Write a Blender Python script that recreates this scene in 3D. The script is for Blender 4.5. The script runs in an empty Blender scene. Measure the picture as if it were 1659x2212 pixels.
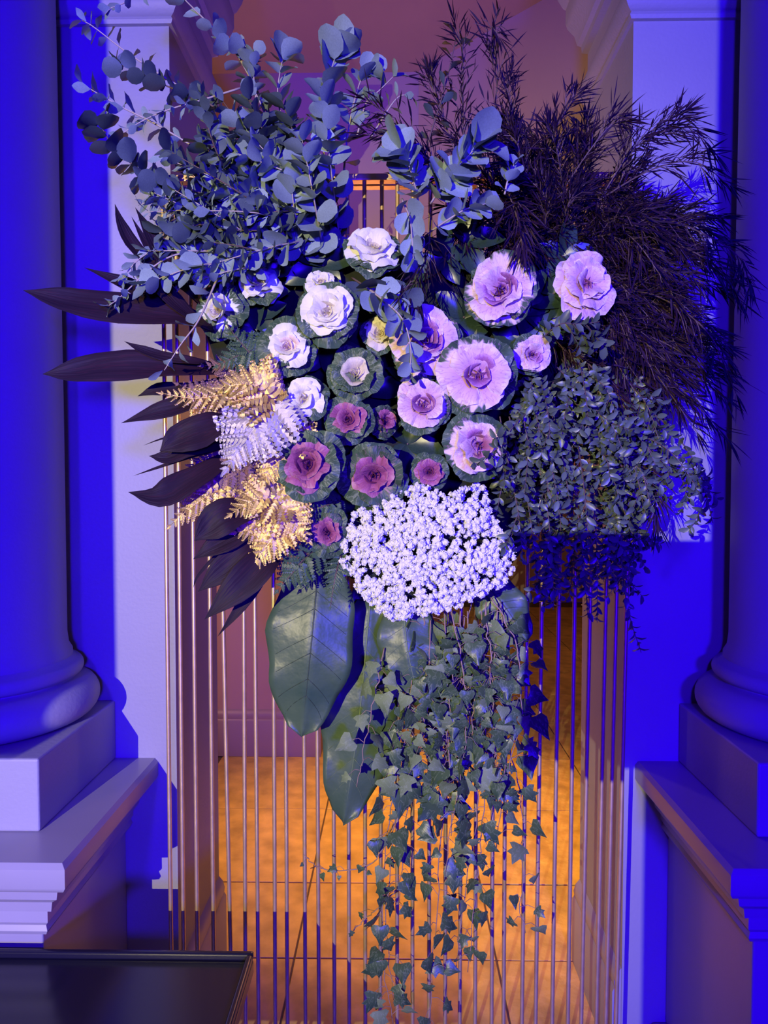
import bpy, math, random
from mathutils import Vector, Matrix, noise as mnoise
PI = math.pi
V = Vector
S = bpy.context.scene
COL = S.collection
random.seed(7)
RND = random.Random(11)

# ------------------------------------------------------------------ camera
W, H, F = 1659, 2212, 1550.0
PITCH, YAW = math.radians(2.07), math.radians(0.92)
CAM = V((0, -1.56, 1.45))
cd = bpy.data.cameras.new('camera')
cam = bpy.data.objects.new('camera', cd)
COL.objects.link(cam)
cd.sensor_fit = 'VERTICAL'
cd.sensor_height = 24.0
cd.lens = 24.0 * F / H
cd.clip_start = 0.02
cam.location = CAM
cam.rotation_euler = (PI / 2 - PITCH, 0, YAW)
S.camera = cam
CAMROT = cam.rotation_euler.to_matrix()


def P(px, py, y):
    """point of the plane at depth y that is seen at (px, py) in the photograph"""
    d = CAMROT @ V(((px - W / 2) / F, (H / 2 - py) / F, -1))
    t = (y - CAM.y) / d.y
    return CAM + d * t


# ------------------------------------------------------------------ light
wd = bpy.data.worlds.new('world')
S.world = wd
wd.use_nodes = True
wd.node_tree.nodes['Background'].inputs[0].default_value = (0.16, 0.02, 1.0, 1)
wd.node_tree.nodes['Background'].inputs[1].default_value = 0.03


def lamp(name, kind, loc, aim, color, power, **kw):
    ld = bpy.data.lights.new(name, kind)
    ld.color = color
    ld.energy = power
    for k, v in kw.items():
        setattr(ld, k, v)
    o = bpy.data.objects.new(name, ld)
    COL.objects.link(o)
    o.location = loc
    o.rotation_euler = (V(aim) - V(loc)).to_track_quat('-Z', 'Y').to_euler()
    return o


WHITE_POS = V((-1.25, -4.0, 1.78))
lamp('stage_spot_warm', 'SPOT', WHITE_POS, (-0.38, 0.0, 1.35), (1.0, 0.86, 0.42), 760,
     spot_size=math.radians(54), spot_blend=1.0, shadow_soft_size=0.005)
lamp('stage_spot_blue', 'SPOT', (0.5, -3.8, 1.5), (0.1, 0.1, 1.4), (0.020, 0.0, 1.0), 900,
     spot_size=math.radians(95), spot_blend=0.3, shadow_soft_size=0.16)
lamp('blue_fill', 'SPOT', (-0.35, -3.6, 2.5), (-0.3, 0.1, 1.3), (0.025, 0.0, 1.0), 600,  # added fill, softens the blue spot and brightens the left column
     spot_size=math.radians(100), spot_blend=0.5, shadow_soft_size=0.12)
lamp('passage_downlight', 'SPOT', (0.22, 1.15, 3.35), (0.22, 1.45, 0), (1.0, 0.47, 0.06), 560,
     spot_size=math.radians(44), spot_blend=1.0, shadow_soft_size=0.08)
lamp('passage_fill', 'POINT', (-0.1, 1.35, 1.75), (0, 0, 0), (1.0, 0.40, 0.20), 7, shadow_soft_size=0.06)  # added fill without a fixture, hidden behind the flowers, lifts the back wall
lamp('passage_side_fill', 'POINT', (-1.5, 0.86, 1.4), (0, 0, 0), (1.0, 0.50, 0.40), 36, shadow_soft_size=0.15)  # added fill, out of view behind the left pier, brightens the back wall
lamp('far_room_lamp', 'POINT', (0.9, 4.6, 2.0), (0, 0, 0), (1.0, 0.45, 0.18), 18, shadow_soft_size=0.2)

S.view_settings.view_transform = 'Standard'
S.view_settings.look = 'None'
S.view_settings.gamma = 1
S.view_settings.use_curve_mapping = False
S.view_settings.exposure = 0.0

# ------------------------------------------------------------------ materials
MATS = {}


def mat(name, color, rough=0.6, metal=0.0, spec=0.5, var=0.0, vscale=8.0, bump=0.0, bscale=60.0,
        trans=0.0, obj_var=0.0):
    m = bpy.data.materials.new(name)
    m.use_nodes = True
    nt = m.node_tree
    b = nt.nodes['Principled BSDF']
    b.inputs['Roughness'].default_value = rough
    b.inputs['Metallic'].default_value = metal
    b.inputs['Specular IOR Level'].default_value = spec
    src = None
    rgb = nt.nodes.new('ShaderNodeRGB')
    rgb.outputs[0].default_value = (*color, 1)
    src = rgb.outputs[0]
    if var:
        tc = nt.nodes.new('ShaderNodeTexCoord')
        n = nt.nodes.new('ShaderNodeTexNoise')
        n.inputs['Scale'].default_value = vscale
        n.inputs['Detail'].default_value = 5
        nt.links.new(tc.outputs['Object'], n.inputs['Vector'])
        mp = nt.nodes.new('ShaderNodeMapRange')
        mp.inputs[1].default_value = 0.3
        mp.inputs[2].default_value = 0.7
        mp.inputs[3].default_value = 1 - var
        mp.inputs[4].default_value = 1 + var
        nt.links.new(n.outputs[0], mp.inputs[0])
        mx = nt.nodes.new('ShaderNodeVectorMath')
        mx.operation = 'SCALE'
        nt.links.new(src, mx.inputs[0])
        nt.links.new(mp.outputs[0], mx.inputs['Scale'])
        src = mx.outputs[0]
    if obj_var:
        oi = nt.nodes.new('ShaderNodeObjectInfo')
        mp = nt.nodes.new('ShaderNodeMapRange')
        mp.inputs[3].default_value = 1 - obj_var
        mp.inputs[4].default_value = 1 + obj_var
        nt.links.new(oi.outputs['Random'], mp.inputs[0])
        mx = nt.nodes.new('ShaderNodeVectorMath')
        mx.operation = 'SCALE'
        nt.links.new(src, mx.inputs[0])
        nt.links.new(mp.outputs[0], mx.inputs['Scale'])
        src = mx.outputs[0]
    nt.links.new(src, b.inputs['Base Color'])
    if bump:
        tc = nt.nodes.new('ShaderNodeTexCoord')
        n = nt.nodes.new('ShaderNodeTexNoise')
        n.inputs['Scale'].default_value = bscale
        n.inputs['Detail'].default_value = 4
        nt.links.new(tc.outputs['Object'], n.inputs['Vector'])
        bp = nt.nodes.new('ShaderNodeBump')
        bp.inputs['Strength'].default_value = bump
        bp.inputs['Distance'].default_value = 0.01
        nt.links.new(n.outputs[0], bp.inputs['Height'])
        nt.links.new(bp.outputs[0], b.inputs['Normal'])
    if trans:
        out = nt.nodes['Material Output']
        tr = nt.nodes.new('ShaderNodeBsdfTranslucent')
        nt.links.new(src, tr.inputs[0])
        ms = nt.nodes.new('ShaderNodeMixShader')
        ms.inputs[0].default_value = trans
        nt.links.new(b.outputs[0], ms.inputs[1])
        nt.links.new(tr.outputs[0], ms.inputs[2])
        nt.links.new(ms.outputs[0], out.inputs[0])
    MATS[name] = m
    return m


def leaf_mat(name, base, tip, rim, vein, rim_at=0.82, rim_noise=0.22, vein_amt=0.5, rough=0.55, streak=9.0,
             bump=0.3, trans=0.12, spec=0.4):
    """leaf whose UV is (across, along): base colour -> tip colour, ragged rim colour, fanning veins"""
    m = bpy.data.materials.new(name)
    m.use_nodes = True
    nt = m.node_tree
    L = nt.links.new
    b = nt.nodes['Principled BSDF']
    b.inputs['Roughness'].default_value = rough
    b.inputs['Specular IOR Level'].default_value = spec
    uv = nt.nodes.new('ShaderNodeUVMap')
    sx = nt.nodes.new('ShaderNodeSeparateXYZ')
    L(uv.outputs[0], sx.inputs[0])
    oi = nt.nodes.new('ShaderNodeObjectInfo')

    def math_(op, a, bb):
        n = nt.nodes.new('ShaderNodeMath')
        n.operation = op
        for i, x in enumerate((a, bb)):
            if isinstance(x, (int, float)):
                n.inputs[i].default_value = x
            elif x is not None:
                L(x, n.inputs[i])
        return n.outputs[0]

    def ntex(sx_, sy_, detail=3.0):
        cv = nt.nodes.new('ShaderNodeCombineXYZ')
        L(math_('MULTIPLY', sx.outputs[0], sx_), cv.inputs[0])
        L(math_('MULTIPLY', sx.outputs[1], sy_), cv.inputs[1])
        L(math_('MULTIPLY', oi.outputs['Random'], 37.0), cv.inputs[2])
        n = nt.nodes.new('ShaderNodeTexNoise')
        n.inputs['Scale'].default_value = 1.0
        n.inputs['Detail'].default_value = detail
        L(cv.outputs[0], n.inputs['Vector'])
        return n.outputs[0]

    def ramp(x, a, c):
        n = nt.nodes.new('ShaderNodeMapRange')
        n.interpolation_type = 'SMOOTHSTEP'
        L(x, n.inputs[0])
        n.inputs[1].default_value = a
        n.inputs[2].default_value = c
        return n.outputs[0]

    def mix(f, a, c):
        n = nt.nodes.new('ShaderNodeMix')
        n.data_type = 'RGBA'
        L(f, n.inputs[0])
        for i, x in ((6, a), (7, c)):
            if isinstance(x, tuple):
                n.inputs[i].default_value = (*x, 1)
            else:
                L(x, n.inputs[i])
        return n.outputs[2]

    v = sx.outputs[1]
    body = mix(ramp(v, 0.1, 0.85), base, tip)
    st = ntex(streak * 1.1, 1.2)
    # distance from the outline: along and across
    ax = math_('ABSOLUTE', math_('SUBTRACT', sx.outputs[0], 0.5), None)
    edge = math_('MAXIMUM', v, math_('MULTIPLY', ax, 1.9))
    e2 = math_('ADD', edge, math_('MULTIPLY', math_('SUBTRACT', st, 0.5), rim_noise * 4))
    rimf = ramp(e2, rim_at - 0.06, rim_at + 0.06)
    body = mix(rimf, body, rim)
    # veins: thin light/dark lines where fan noise crosses its middle
    vv = ntex(streak * 1.5, 2.6, 2.0)
    d = math_('ABSOLUTE', math_('SUBTRACT', vv, 0.5), None)
    vf = nt.nodes.new('ShaderNodeMapRange')
    L(d, vf.inputs[0])
    vf.inputs[1].default_value = 0.0
    vf.inputs[2].default_value = 0.035
    vf.inputs[3].default_value = vein_amt
    vf.inputs[4].default_value = 0.0
    body = mix(vf.outputs[0], body, vein)
    L(body, b.inputs['Base Color'])
    bp = nt.nodes.new('ShaderNodeBump')
    bp.inputs['Strength'].default_value = bump
    bp.inputs['Distance'].default_value = 0.003
    L(vv, bp.inputs['Height'])
    L(bp.outputs[0], b.inputs['Normal'])
    out = nt.nodes['Material Output']
    tr = nt.nodes.new('ShaderNodeBsdfTranslucent')
    L(body, tr.inputs[0])
    ms = nt.nodes.new('ShaderNodeMixShader')
    ms.inputs[0].default_value = trans
    L(b.outputs[0], ms.inputs[1])
    L(tr.outputs[0], ms.inputs[2])
    L(ms.outputs[0], out.inputs[0])
    MATS[name] = m
    return m


mat('plaster', (0.30, 0.29, 0.32), 0.55, var=0.05, vscale=3, bump=0.08, bscale=120)
mat('paint', (0.32, 0.30, 0.32), 0.35, var=0.04, vscale=5)
mat('passage_wall', (0.42, 0.29, 0.24), 0.7, var=0.04, vscale=2)
mat('passage_paint', (0.30, 0.22, 0.22), 0.4)
mat('hall_floor', (0.10, 0.08, 0.08), 0.5)
mat('brass', (0.80, 0.56, 0.30), 0.42, metal=0.75, var=0.12, vscale=30)
mat('black_lacquer', (0.010, 0.009, 0.022), 0.22, spec=0.6)
mat('black_rubber', (0.01, 0.01, 0.012), 0.6)
mat('steel', (0.25, 0.25, 0.26), 0.35, metal=1.0)
mat('grout', (0.12, 0.08, 0.06), 0.9)
mat('travertine', (0.60, 0.40, 0.12), 0.42, var=0.32, vscale=9, bump=0.25, bscale=40, obj_var=0.12)
mat('euc', (0.22, 0.29, 0.31), 0.62, var=0.10, vscale=20, trans=0.10, obj_var=0.25, spec=0.3)
mat('euc_dark', (0.075, 0.105, 0.115), 0.5, var=0.10, vscale=20, trans=0.05, obj_var=0.3)
mat('euc_stem', (0.40, 0.33, 0.28), 0.6)
mat('bark', (0.12, 0.075, 0.06), 0.7)
mat('feather', (0.022, 0.008, 0.026), 0.6, spec=0.12, trans=0.1, obj_var=0.35)
mat('box_leaf', (0.085, 0.115, 0.08), 0.40, trans=0.05, obj_var=0.35)
mat('box_rim', (0.42, 0.46, 0.36), 0.5)
mat('gold_painted_sheen', (0.62, 0.56, 0.62), 0.36, metal=0.6, var=0.2, vscale=60, bump=0.3, bscale=250)  # blue light reflected by the gold is put into this base colour
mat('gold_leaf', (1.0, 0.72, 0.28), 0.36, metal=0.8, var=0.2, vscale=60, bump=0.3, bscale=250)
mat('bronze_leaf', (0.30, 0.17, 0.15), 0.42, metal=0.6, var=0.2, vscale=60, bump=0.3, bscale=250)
mat('fern_green', (0.05, 0.10, 0.05), 0.5, trans=0.1)
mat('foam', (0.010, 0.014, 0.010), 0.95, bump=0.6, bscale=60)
mat('dark_green', (0.025, 0.05, 0.035), 0.35, var=0.2, vscale=30)
mat('gyp_white', (0.88, 0.87, 0.76), 0.8, trans=0.15)
mat('gyp_stem', (0.10, 0.14, 0.07), 0.7)
mat('vine', (0.30, 0.20, 0.13), 0.6)
leaf_mat('ivy', (0.065, 0.11, 0.04), (0.03, 0.062, 0.03), (0.05, 0.09, 0.05), (0.22, 0.28, 0.14), rim_at=2, vein_amt=0.5,
         rough=0.38, streak=4, bump=0.25, trans=0.03)
leaf_mat('ivy_pale', (0.16, 0.22, 0.08), (0.12, 0.17, 0.07), (0.2, 0.3, 0.2), (0.32, 0.38, 0.24), rim_at=2, vein_amt=0.3,
         rough=0.6, streak=4, bump=0.15, trans=0.08)
leaf_mat('cordyline', (0.024, 0.009, 0.018), (0.018, 0.010, 0.020), (0.06, 0.02, 0.04), (0.045, 0.012, 0.025), rim_at=2,
         vein_amt=0.5, rough=0.6, streak=7, bump=0.5, trans=0.02, spec=0.16)
K_GREEN = (0.045, 0.085, 0.045)
leaf_mat('kale_green', (0.22, 0.27, 0.15), K_GREEN, (0.06, 0.11, 0.06), (0.30, 0.36, 0.22), rim_at=0.9, rim_noise=0.1,
         vein_amt=0.55, rough=0.5, bump=0.8)
leaf_mat('kale_white', (0.90, 0.86, 0.62), (0.88, 0.85, 0.72), (0.82, 0.82, 0.64), (0.74, 0.73, 0.76), rim_at=0.93,
         rim_noise=0.1, vein_amt=0.25, rough=0.6, bump=0.5, trans=0.18)
leaf_mat('kale_white_rim', (0.82, 0.82, 0.72), (0.74, 0.78, 0.66), K_GREEN, (0.62, 0.66, 0.52), rim_at=0.70,
         rim_noise=0.25, vein_amt=0.4, rough=0.55, bump=0.6)
leaf_mat('kale_cream', (0.84, 0.72, 0.46), (0.80, 0.72, 0.50), (0.66, 0.66, 0.42), (0.62, 0.56, 0.34), rim_at=0.95,
         rim_noise=0.1, vein_amt=0.25, rough=0.6, bump=0.5, trans=0.18)
leaf_mat('kale_tan', (0.78, 0.52, 0.36), (0.84, 0.66, 0.54), (0.8, 0.7, 0.6), (0.6, 0.4, 0.3), rim_at=0.95,
         rim_noise=0.1, vein_amt=0.25, rough=0.6, bump=0.5, trans=0.18)
leaf_mat('kale_pink', (0.54, 0.24, 0.34), (0.72, 0.48, 0.50), (0.80, 0.64, 0.60), (0.40, 0.14, 0.28), rim_at=0.9,
         rim_noise=0.15, vein_amt=0.55, rough=0.6, bump=0.5, trans=0.15)
leaf_mat('kale_pink_rim', (0.62, 0.36, 0.42), (0.78, 0.60, 0.56), K_GREEN, (0.46, 0.22, 0.36), rim_at=0.86,
         rim_noise=0.2, vein_amt=0.5, rough=0.6, bump=0.6)
leaf_mat('kale_pink_core', (0.26, 0.05, 0.17), (0.42, 0.16, 0.34), (0.52, 0.26, 0.42), (0.20, 0.03, 0.14), rim_at=0.92,
         rim_noise=0.1, vein_amt=0.4, rough=0.55, bump=0.5)
leaf_mat('kale_purple', (0.20, 0.035, 0.12), (0.36, 0.10, 0.20), (0.40, 0.16, 0.22), (0.14, 0.02, 0.08), rim_at=0.93,
         rim_noise=0.1, vein_amt=0.4, rough=0.5, bump=0.6, trans=0.06)
leaf_mat('kale_purple_rim', (0.24, 0.07, 0.14), (0.26, 0.15, 0.17), K_GREEN, (0.32, 0.18, 0.22), rim_at=0.62,
         rim_noise=0.3, vein_amt=0.4, rough=0.5, bump=0.6)
leaf_mat('kale_purple_core', (0.10, 0.012, 0.06), (0.24, 0.045, 0.14), (0.28, 0.07, 0.16), (0.08, 0.01, 0.05), rim_at=0.93,
         rim_noise=0.1, vein_amt=0.4, rough=0.5, bump=0.5)


def big_leaf_mat():
    m = bpy.data.materials.new('big_leaf')
    m.use_nodes = True
    nt = m.node_tree
    L = nt.links.new
    b = nt.nodes['Principled BSDF']
    b.inputs['Roughness'].default_value = 0.4
    b.inputs['Specular IOR Level'].default_value = 0.4
    tc = nt.nodes.new('ShaderNodeTexCoord')
    n = nt.nodes.new('ShaderNodeTexNoise')
    n.inputs['Scale'].default_value = 9
    n.inputs['Detail'].default_value = 6
    L(tc.outputs['Object'], n.inputs['Vector'])
    cr = nt.nodes.new('ShaderNodeValToRGB')
    cr.color_ramp.elements[0].position = 0.3
    cr.color_ramp.elements[0].color = (0.035, 0.075, 0.04, 1)
    cr.color_ramp.elements[1].position = 0.75
    cr.color_ramp.elements[1].color = (0.09, 0.135, 0.065, 1)
    L(n.outputs[0], cr.inputs[0])
    L(cr.outputs[0], b.inputs['Base Color'])
    n2 = nt.nodes.new('ShaderNodeTexNoise')
    n2.inputs['Scale'].default_value = 60
    L(tc.outputs['Object'], n2.inputs['Vector'])
    bp = nt.nodes.new('ShaderNodeBump')
    bp.inputs['Strength'].default_value = 0.25
    bp.inputs['Distance'].default_value = 0.004
    L(n2.outputs[0], bp.inputs['Height'])
    L(bp.outputs[0], b.inputs['Normal'])
    MATS['big_leaf'] = m


big_leaf_mat()
mat('leaf_vein', (0.13, 0.19, 0.08), 0.5)
mat('leaf_vein_dark', (0.035, 0.06, 0.03), 0.5)
em = mat('lamp_glow', (1, 0.8, 0.4), 0.5)
em.node_tree.nodes['Principled BSDF'].inputs['Emission Color'].default_value = (1, 0.62, 0.16, 1)
em.node_tree.nodes['Principled BSDF'].inputs['Emission Strength'].default_value = 14


# ------------------------------------------------------------------ mesh helpers
def link(name, me, parent=None, mw=None):
    o = bpy.data.objects.new(name, me)
    COL.objects.link(o)
    if parent is not None:
        o.parent = parent
    if mw is not None:
        o.matrix_basis = mw
    return o


class MB:
    def __init__(s):
        s.v, s.f, s.uv = [], [], []

    def add(s, verts, faces):
        b = len(s.v)
        s.v += [tuple(x) for x in verts]
        s.f += [tuple(i + b for i in f) for f in faces]

    def box(s, x0, x1, y0, y1, z0, z1):
        s.add([(x0, y0, z0), (x1, y0, z0), (x1, y1, z0), (x0, y1, z0), (x0, y0, z1), (x1, y0, z1), (x1, y1, z1), (x0, y1, z1)],
              [(0, 3, 2, 1), (4, 5, 6, 7), (0, 1, 5, 4), (1, 2, 6, 5), (2, 3, 7, 6), (3, 0, 4, 7)])

    def tube(s, pts, r0, r1=None, n=6, cap=True):
        r1 = r0 if r1 is None else r1
        pts = [V(p) for p in pts]
        m = len(pts)
        T0 = (pts[1] - pts[0]).normalized()
        ref = V((0, 0, 1)) if abs(T0.z) < 0.9 else V((1, 0, 0))
        A = T0.cross(ref).normalized()
        vs, fs = [], []
        for i, p in enumerate(pts):
            T = (pts[min(i + 1, m - 1)] - pts[max(i - 1, 0)])
            if T.length < 1e-9:
                T = T0
            T.normalize()
            A = (A - T * A.dot(T))
            A = A.normalized() if A.length > 1e-6 else T.orthogonal().normalized()
            B = T.cross(A)
            r = r0 + (r1 - r0) * i / (m - 1)
            for k in range(n):
                a = 2 * PI * k / n
                vs.append(p + A * (r * math.cos(a)) + B * (r * math.sin(a)))
        for i in range(m - 1):
            for k in range(n):
                k2 = (k + 1) % n
                fs.append((i * n + k, i * n + k2, (i + 1) * n + k2, (i + 1) * n + k))
        if cap:
            fs.append(tuple(range(n - 1, -1, -1)))
            fs.append(tuple((m - 1) * n + k for k in range(n)))
        s.add(vs, fs)

    def lathe(s, prof, cx, cy, n=48):
        vs, fs = [], []
        for r, z in prof:
            for k in range(n):
                a = 2 * PI * k / n
                vs.append((cx + r * math.cos(a), cy + r * math.sin(a), z))
        for i in range(len(prof) - 1):
            for k in range(n):
                k2 = (k + 1) % n
                fs.append((i * n + k, i * n + k2, (i + 1) * n + k2, (i + 1) * n + k))
        fs.append(tuple(range(n - 1, -1, -1)))
        fs.append(tuple((len(prof) - 1) * n + k for k in range(n)))
        s.add(vs, fs)

    def mesh(s, name, m, smooth=False):
        me = bpy.data.meshes.new(name)
        me.from_pydata(s.v, [], s.f)
        if s.uv:
            ul = me.uv_layers.new(name='UVMap')
            for lp in me.loops:
                ul.data[lp.index].uv = s.uv[lp.vertex_index]
        if smooth:
            me.polygons.foreach_set('use_smooth', [True] * len(me.polygons))
        me.materials.append(MATS[m])
        me.update()
        return me

    def build(s, name, m, parent=None, smooth=False, bevel=0):
        o = link(name, s.mesh(name, m, smooth), parent)
        if bevel:
            bv = o.modifiers.new('bevel', 'BEVEL')
            bv.width = bevel
            bv.segments = 3
            bv.limit_method = 'ANGLE'
        return o


def smooth_by_angle(o, ang=40):
    me = o.data
    me.polygons.foreach_set('use_smooth', [True] * len(me.polygons))
    try:
        me.set_sharp_from_angle(angle=math.radians(ang))
    except Exception:
        pass


def tag(o, label, cat, group=None):
    o['label'] = label
    o['category'] = cat
    if group:
        o['group'] = group
    return o


def thing(name, label, cat, loc=(0, 0, 0), group=None):
    o = bpy.data.objects.new(name, None)
    o.empty_display_size = 0.05
    COL.objects.link(o)
    o.location = loc
    return tag(o, label, cat, group)


def struct(o, label=None):
    o['kind'] = 'structure'
    if label:
        o['label'] = label
    return o


def box_obj(name, b, m, parent=None, bevel=0.0):
    k = MB()
    k.box(*b)
    return k.build(name, m, parent, bevel=bevel)


# ------------------------------------------------------------------ setting
XL, XR = -0.543, 0.563            # the opening
Y0, Y1 = 0.19, 0.60               # front and back face of the front wall
ZN = 2.575
struct(box_obj('wall_left', (-2.4, XL, Y0, Y1, 0, 4.0), 'plaster'), 'pale plastered pier on the left of the opening, lavender lit')
struct(box_obj('wall_right', (XR, 2.4, Y0, Y1, 0, 4.0), 'plaster'), 'pale plastered pier on the right of the opening, deep blue')
struct(box_obj('wall_front', (XL, XR, Y0, Y1, 3.45, 4.0), 'plaster'), 'plastered wall over the opening')


def moulding(name, prof, side, y_end=Y1):
    """profile (out, z) swept along the pier front and round into the opening"""
    s = side
    xe = XL if s < 0 else XR
    path = [(xe + s * 1.9, Y0, 0, -1), (xe, Y0, -s, -1), (xe, y_end, -s, 0)]
    k = MB()
    vs, fs = [], []
    n = len(prof)
    for (x, y, dx, dy) in path:
        for (o, z) in prof:
            vs.append((x + dx * o, y + dy * o, z))
    for i in range(2):
        for j in range(n - 1):
            fs.append((i * n + j, (i + 1) * n + j, (i + 1) * n + j + 1, i * n + j + 1))
    fs.append(tuple(range(2 * n, 3 * n)))
    k.add(vs, fs)
    o = k.build(name, 'plaster')
    smooth_by_angle(o, 35)
    return struct(o)


neck = [(0, 2.55), (0.008, 2.552), (0.012, 2.560), (0.008, 2.568), (0.016, 2.572), (0.026, 2.585), (0.030, 2.600), (0.026, 2.612),
        (0.0, 2.618)]
cornice = [(0, 2.715), (0.018, 2.718), (0.020, 2.735), (0.032, 2.740), (0.040, 2.765), (0.060, 2.785), (0.066, 2.80), (0.066, 2.84),
           (0.074, 2.845), (0.09, 2.87), (0.10, 2.90), (0.10, 2.93), (0, 2.94)]
moulding('trim_1', neck, -1)
moulding('trim_2', neck, 1)
moulding('trim_3', cornice, -1)
moulding('trim_4', cornice, 1)
base = [(0.0, 0), (0.022, 0.0), (0.022, 0.19), (0.016, 0.20), (0.018, 0.215), (0.012, 0.235), (0.004, 0.245), (0.0, 0.25)]


def baseboard(name, p0, p1, nrm, m='passage_paint'):
    k = MB()
    vs = []
    for p in (p0, p1):
        for (o, z) in base:
            vs.append((p[0] + nrm[0] * o, p[1] + nrm[1] * o, z))
    n = len(base)
    k.add(vs, [(j, n + j, n + j + 1, j + 1) for j in range(n - 1)] + [tuple(range(n)), tuple(range(n, 2 * n))])
    o = k.build(name, m)
    smooth_by_angle(o, 35)
    return struct(o)


baseboard('baseboard_left', (XL, Y0 + .004), (XL, Y1), (1, 0), 'paint')
baseboard('baseboard_right', (XR, Y0 + .004), (XR, Y1), (-1, 0), 'paint')
# passage behind
YB = 2.25
XD = -0.40
struct(box_obj('wall_back', (-2.4, XD, YB, YB + .15, 0, 3.6), 'passage_wall'))
struct(box_obj('wall_back_upper', (XD, 2.2, YB, YB + .15, 2.3, 3.6), 'passage_wall'))
baseboard('baseboard_back', (-2.4, YB), (XD, YB), (0, -1))
struct(box_obj('wall_far', (-2.4, 4.0, 7.4, 7.5, 0, 3.6), 'passage_wall'))
struct(box_obj('wall_passage_left', (-2.5, -2.4, Y0, 7.5, 0, 4.0), 'passage_wall'))
struct(box_obj('wall_passage_right', (4.0, 4.1, Y0, 7.5, 0, 4.0), 'passage_wall'))
k = MB()
k.add([(0.12, YB - .01, 2.35), (1.30, 1.05, 2.35), (1.30, 1.05, 3.6), (0.12, YB - .01, 3.6),
       (0.22, YB - .01, 2.35), (1.40, 1.15, 2.35), (1.40, 1.15, 3.6), (0.22, YB - .01, 3.6)],
      [(0, 1, 2, 3), (4, 7, 6, 5), (0, 4, 5, 1), (3, 2, 6, 7), (1, 5, 6, 2), (0, 3, 7, 4)])
struct(k.build('wall_oblique', 'passage_wall'))
struct(box_obj('ceiling', (-2.4, 4.0, Y1 + .001, 7.4, 3.6, 3.7), 'passage_wall'))
struct(box_obj('floor_hall', (-3, 3, -6, Y0 - .0, -0.06, -0.002), 'hall_floor'))
fl = struct(box_obj('floor', (-2.4, 4.0, Y0, 7.4, -0.06, -0.006), 'grout'), 'travertine floor of the passage, warm lit')
# the tiles: each one a slab with chipped, uneven edges
tiles = {}
rt = random.Random(5)
ty = Y0
rows = [0.40, 0.42] + [0.60] * 10
for r, dy in enumerate(rows):
    if ty > 7.0:
        break
    tw = 0.62
    off = -2.4 + (0.31 if r % 2 else 0) * 0 + 0.0
    x = -2.17
    while x < 3.6:
        seen = (ty < 3.2 and -1.2 < x < 1.3) or (ty >= 3.2 and -0.6 < x < 2.6)
        if seen:
            h = rt.uniform(-.001, .001)
            kx = MB()
            g = 0.003
            kx.box(g, tw - g, g, dy - g, -0.006, h)
            o = kx.build('tile', 'travertine', fl, bevel=0.002)
            o.location = (x, ty, 0)
        x += tw
    ty += dy


# ------------------------------------------------------------------ columns on pedestals
def column(side, label, glabel):
    s = side
    cx, cy = (s * 0.934, 0.04)
    t = thing('column', label, 'column', (cx, cy, 0), 'columns flanking the opening')
    q = lambda m: m

    def lat(name, prof, m='plaster'):
        k = MB()
        k.lathe(prof, 0, 0, 72)
        o = k.build(name, m, t)
        smooth_by_angle(o, 30)
        return o
    lat('shaft', [(0.186, 1.058), (0.186, 1.068), (0.178, 1.082), (0.1745, 1.11), (0.1745, 1.6), (0.172, 2.4), (0.166, 3.4), (0.160, 4.0)])
    tor = []
    for i in range(13):
        a = -PI / 2 + PI * i / 12
        tor.append((0.200 + 0.045 * math.cos(a), 0.965 + 0.044 * math.sin(a)))
    lat('base_torus', [(0.21, 0.918)] + tor + [(0.196, 1.012)])
    tor = []
    for i in range(9):
        a = -PI / 2 + PI * i / 8
        tor.append((0.196 + 0.014 * math.cos(a), 1.032 + 0.017 * math.sin(a)))
    lat('upper_torus', [(0.196, 1.010)] + tor + [(0.186, 1.058)])

    def bx(name, hx, y0, y1, z0, z1, m='plaster', bev=0.004):
        k = MB()
        k.box(-hx, hx, y0 - cy, y1 - cy, z0, z1)
        return k.build(name, m, t, bevel=bev)
    bx('plinth_block', 0.240, -0.195, Y0 - .001, 0.775, 0.920, bev=0.005)
    # cap of the pedestal: profile swept round front and two sides
    capp = [(0.0, 0.600), (0.010, 0.604), (0.014, 0.612), (0.010, 0.622), (0.016, 0.630), (0.016, 0.655), (0.030, 0.660),
            (0.034, 0.680), (0.050, 0.694), (0.054, 0.712), (0.074, 0.722), (0.080, 0.732), (0.080, 0.766), (0.072, 0.775), (-0.05, 0.775)]
    hx, yf = 0.265, -0.235
    k = MB()
    path = [(-hx, Y0, -1, 0), (-hx, yf, -1, -1), (hx, yf, 1, -1), (hx, Y0, 1, 0)]
    n = len(capp)
    vs = []
    for (x, y, dx, dy) in path:
        for (o, z) in capp:
            vs.append((x + dx * o, y + dy * o - cy, z))
    fs = []
    for i in range(3):
        for j in range(n - 1):
            fs.append((i * n + j, (i + 1) * n + j, (i + 1) * n + j + 1, i * n + j + 1))
    fs.append((n - 1, 2 * n - 1, 3 * n - 1, 4 * n - 1))
    k.add(vs, fs)
    o = k.build('pedestal_cap', 'paint', t)
    smooth_by_angle(o, 35)
    bx('pedestal_die', 0.262, -0.232, Y0 - .001, 0.12, 0.60, 'paint')
    bx('pedestal_base', 0.30, -0.27, Y0 - .001, 0.0, 0.12, 'paint', 0.01)
    return t


column(-1, 'pale round column on a moulded square pedestal, left of the opening', None)
column(1, 'pale round column on a moulded square pedestal, right of the opening', None)

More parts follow.
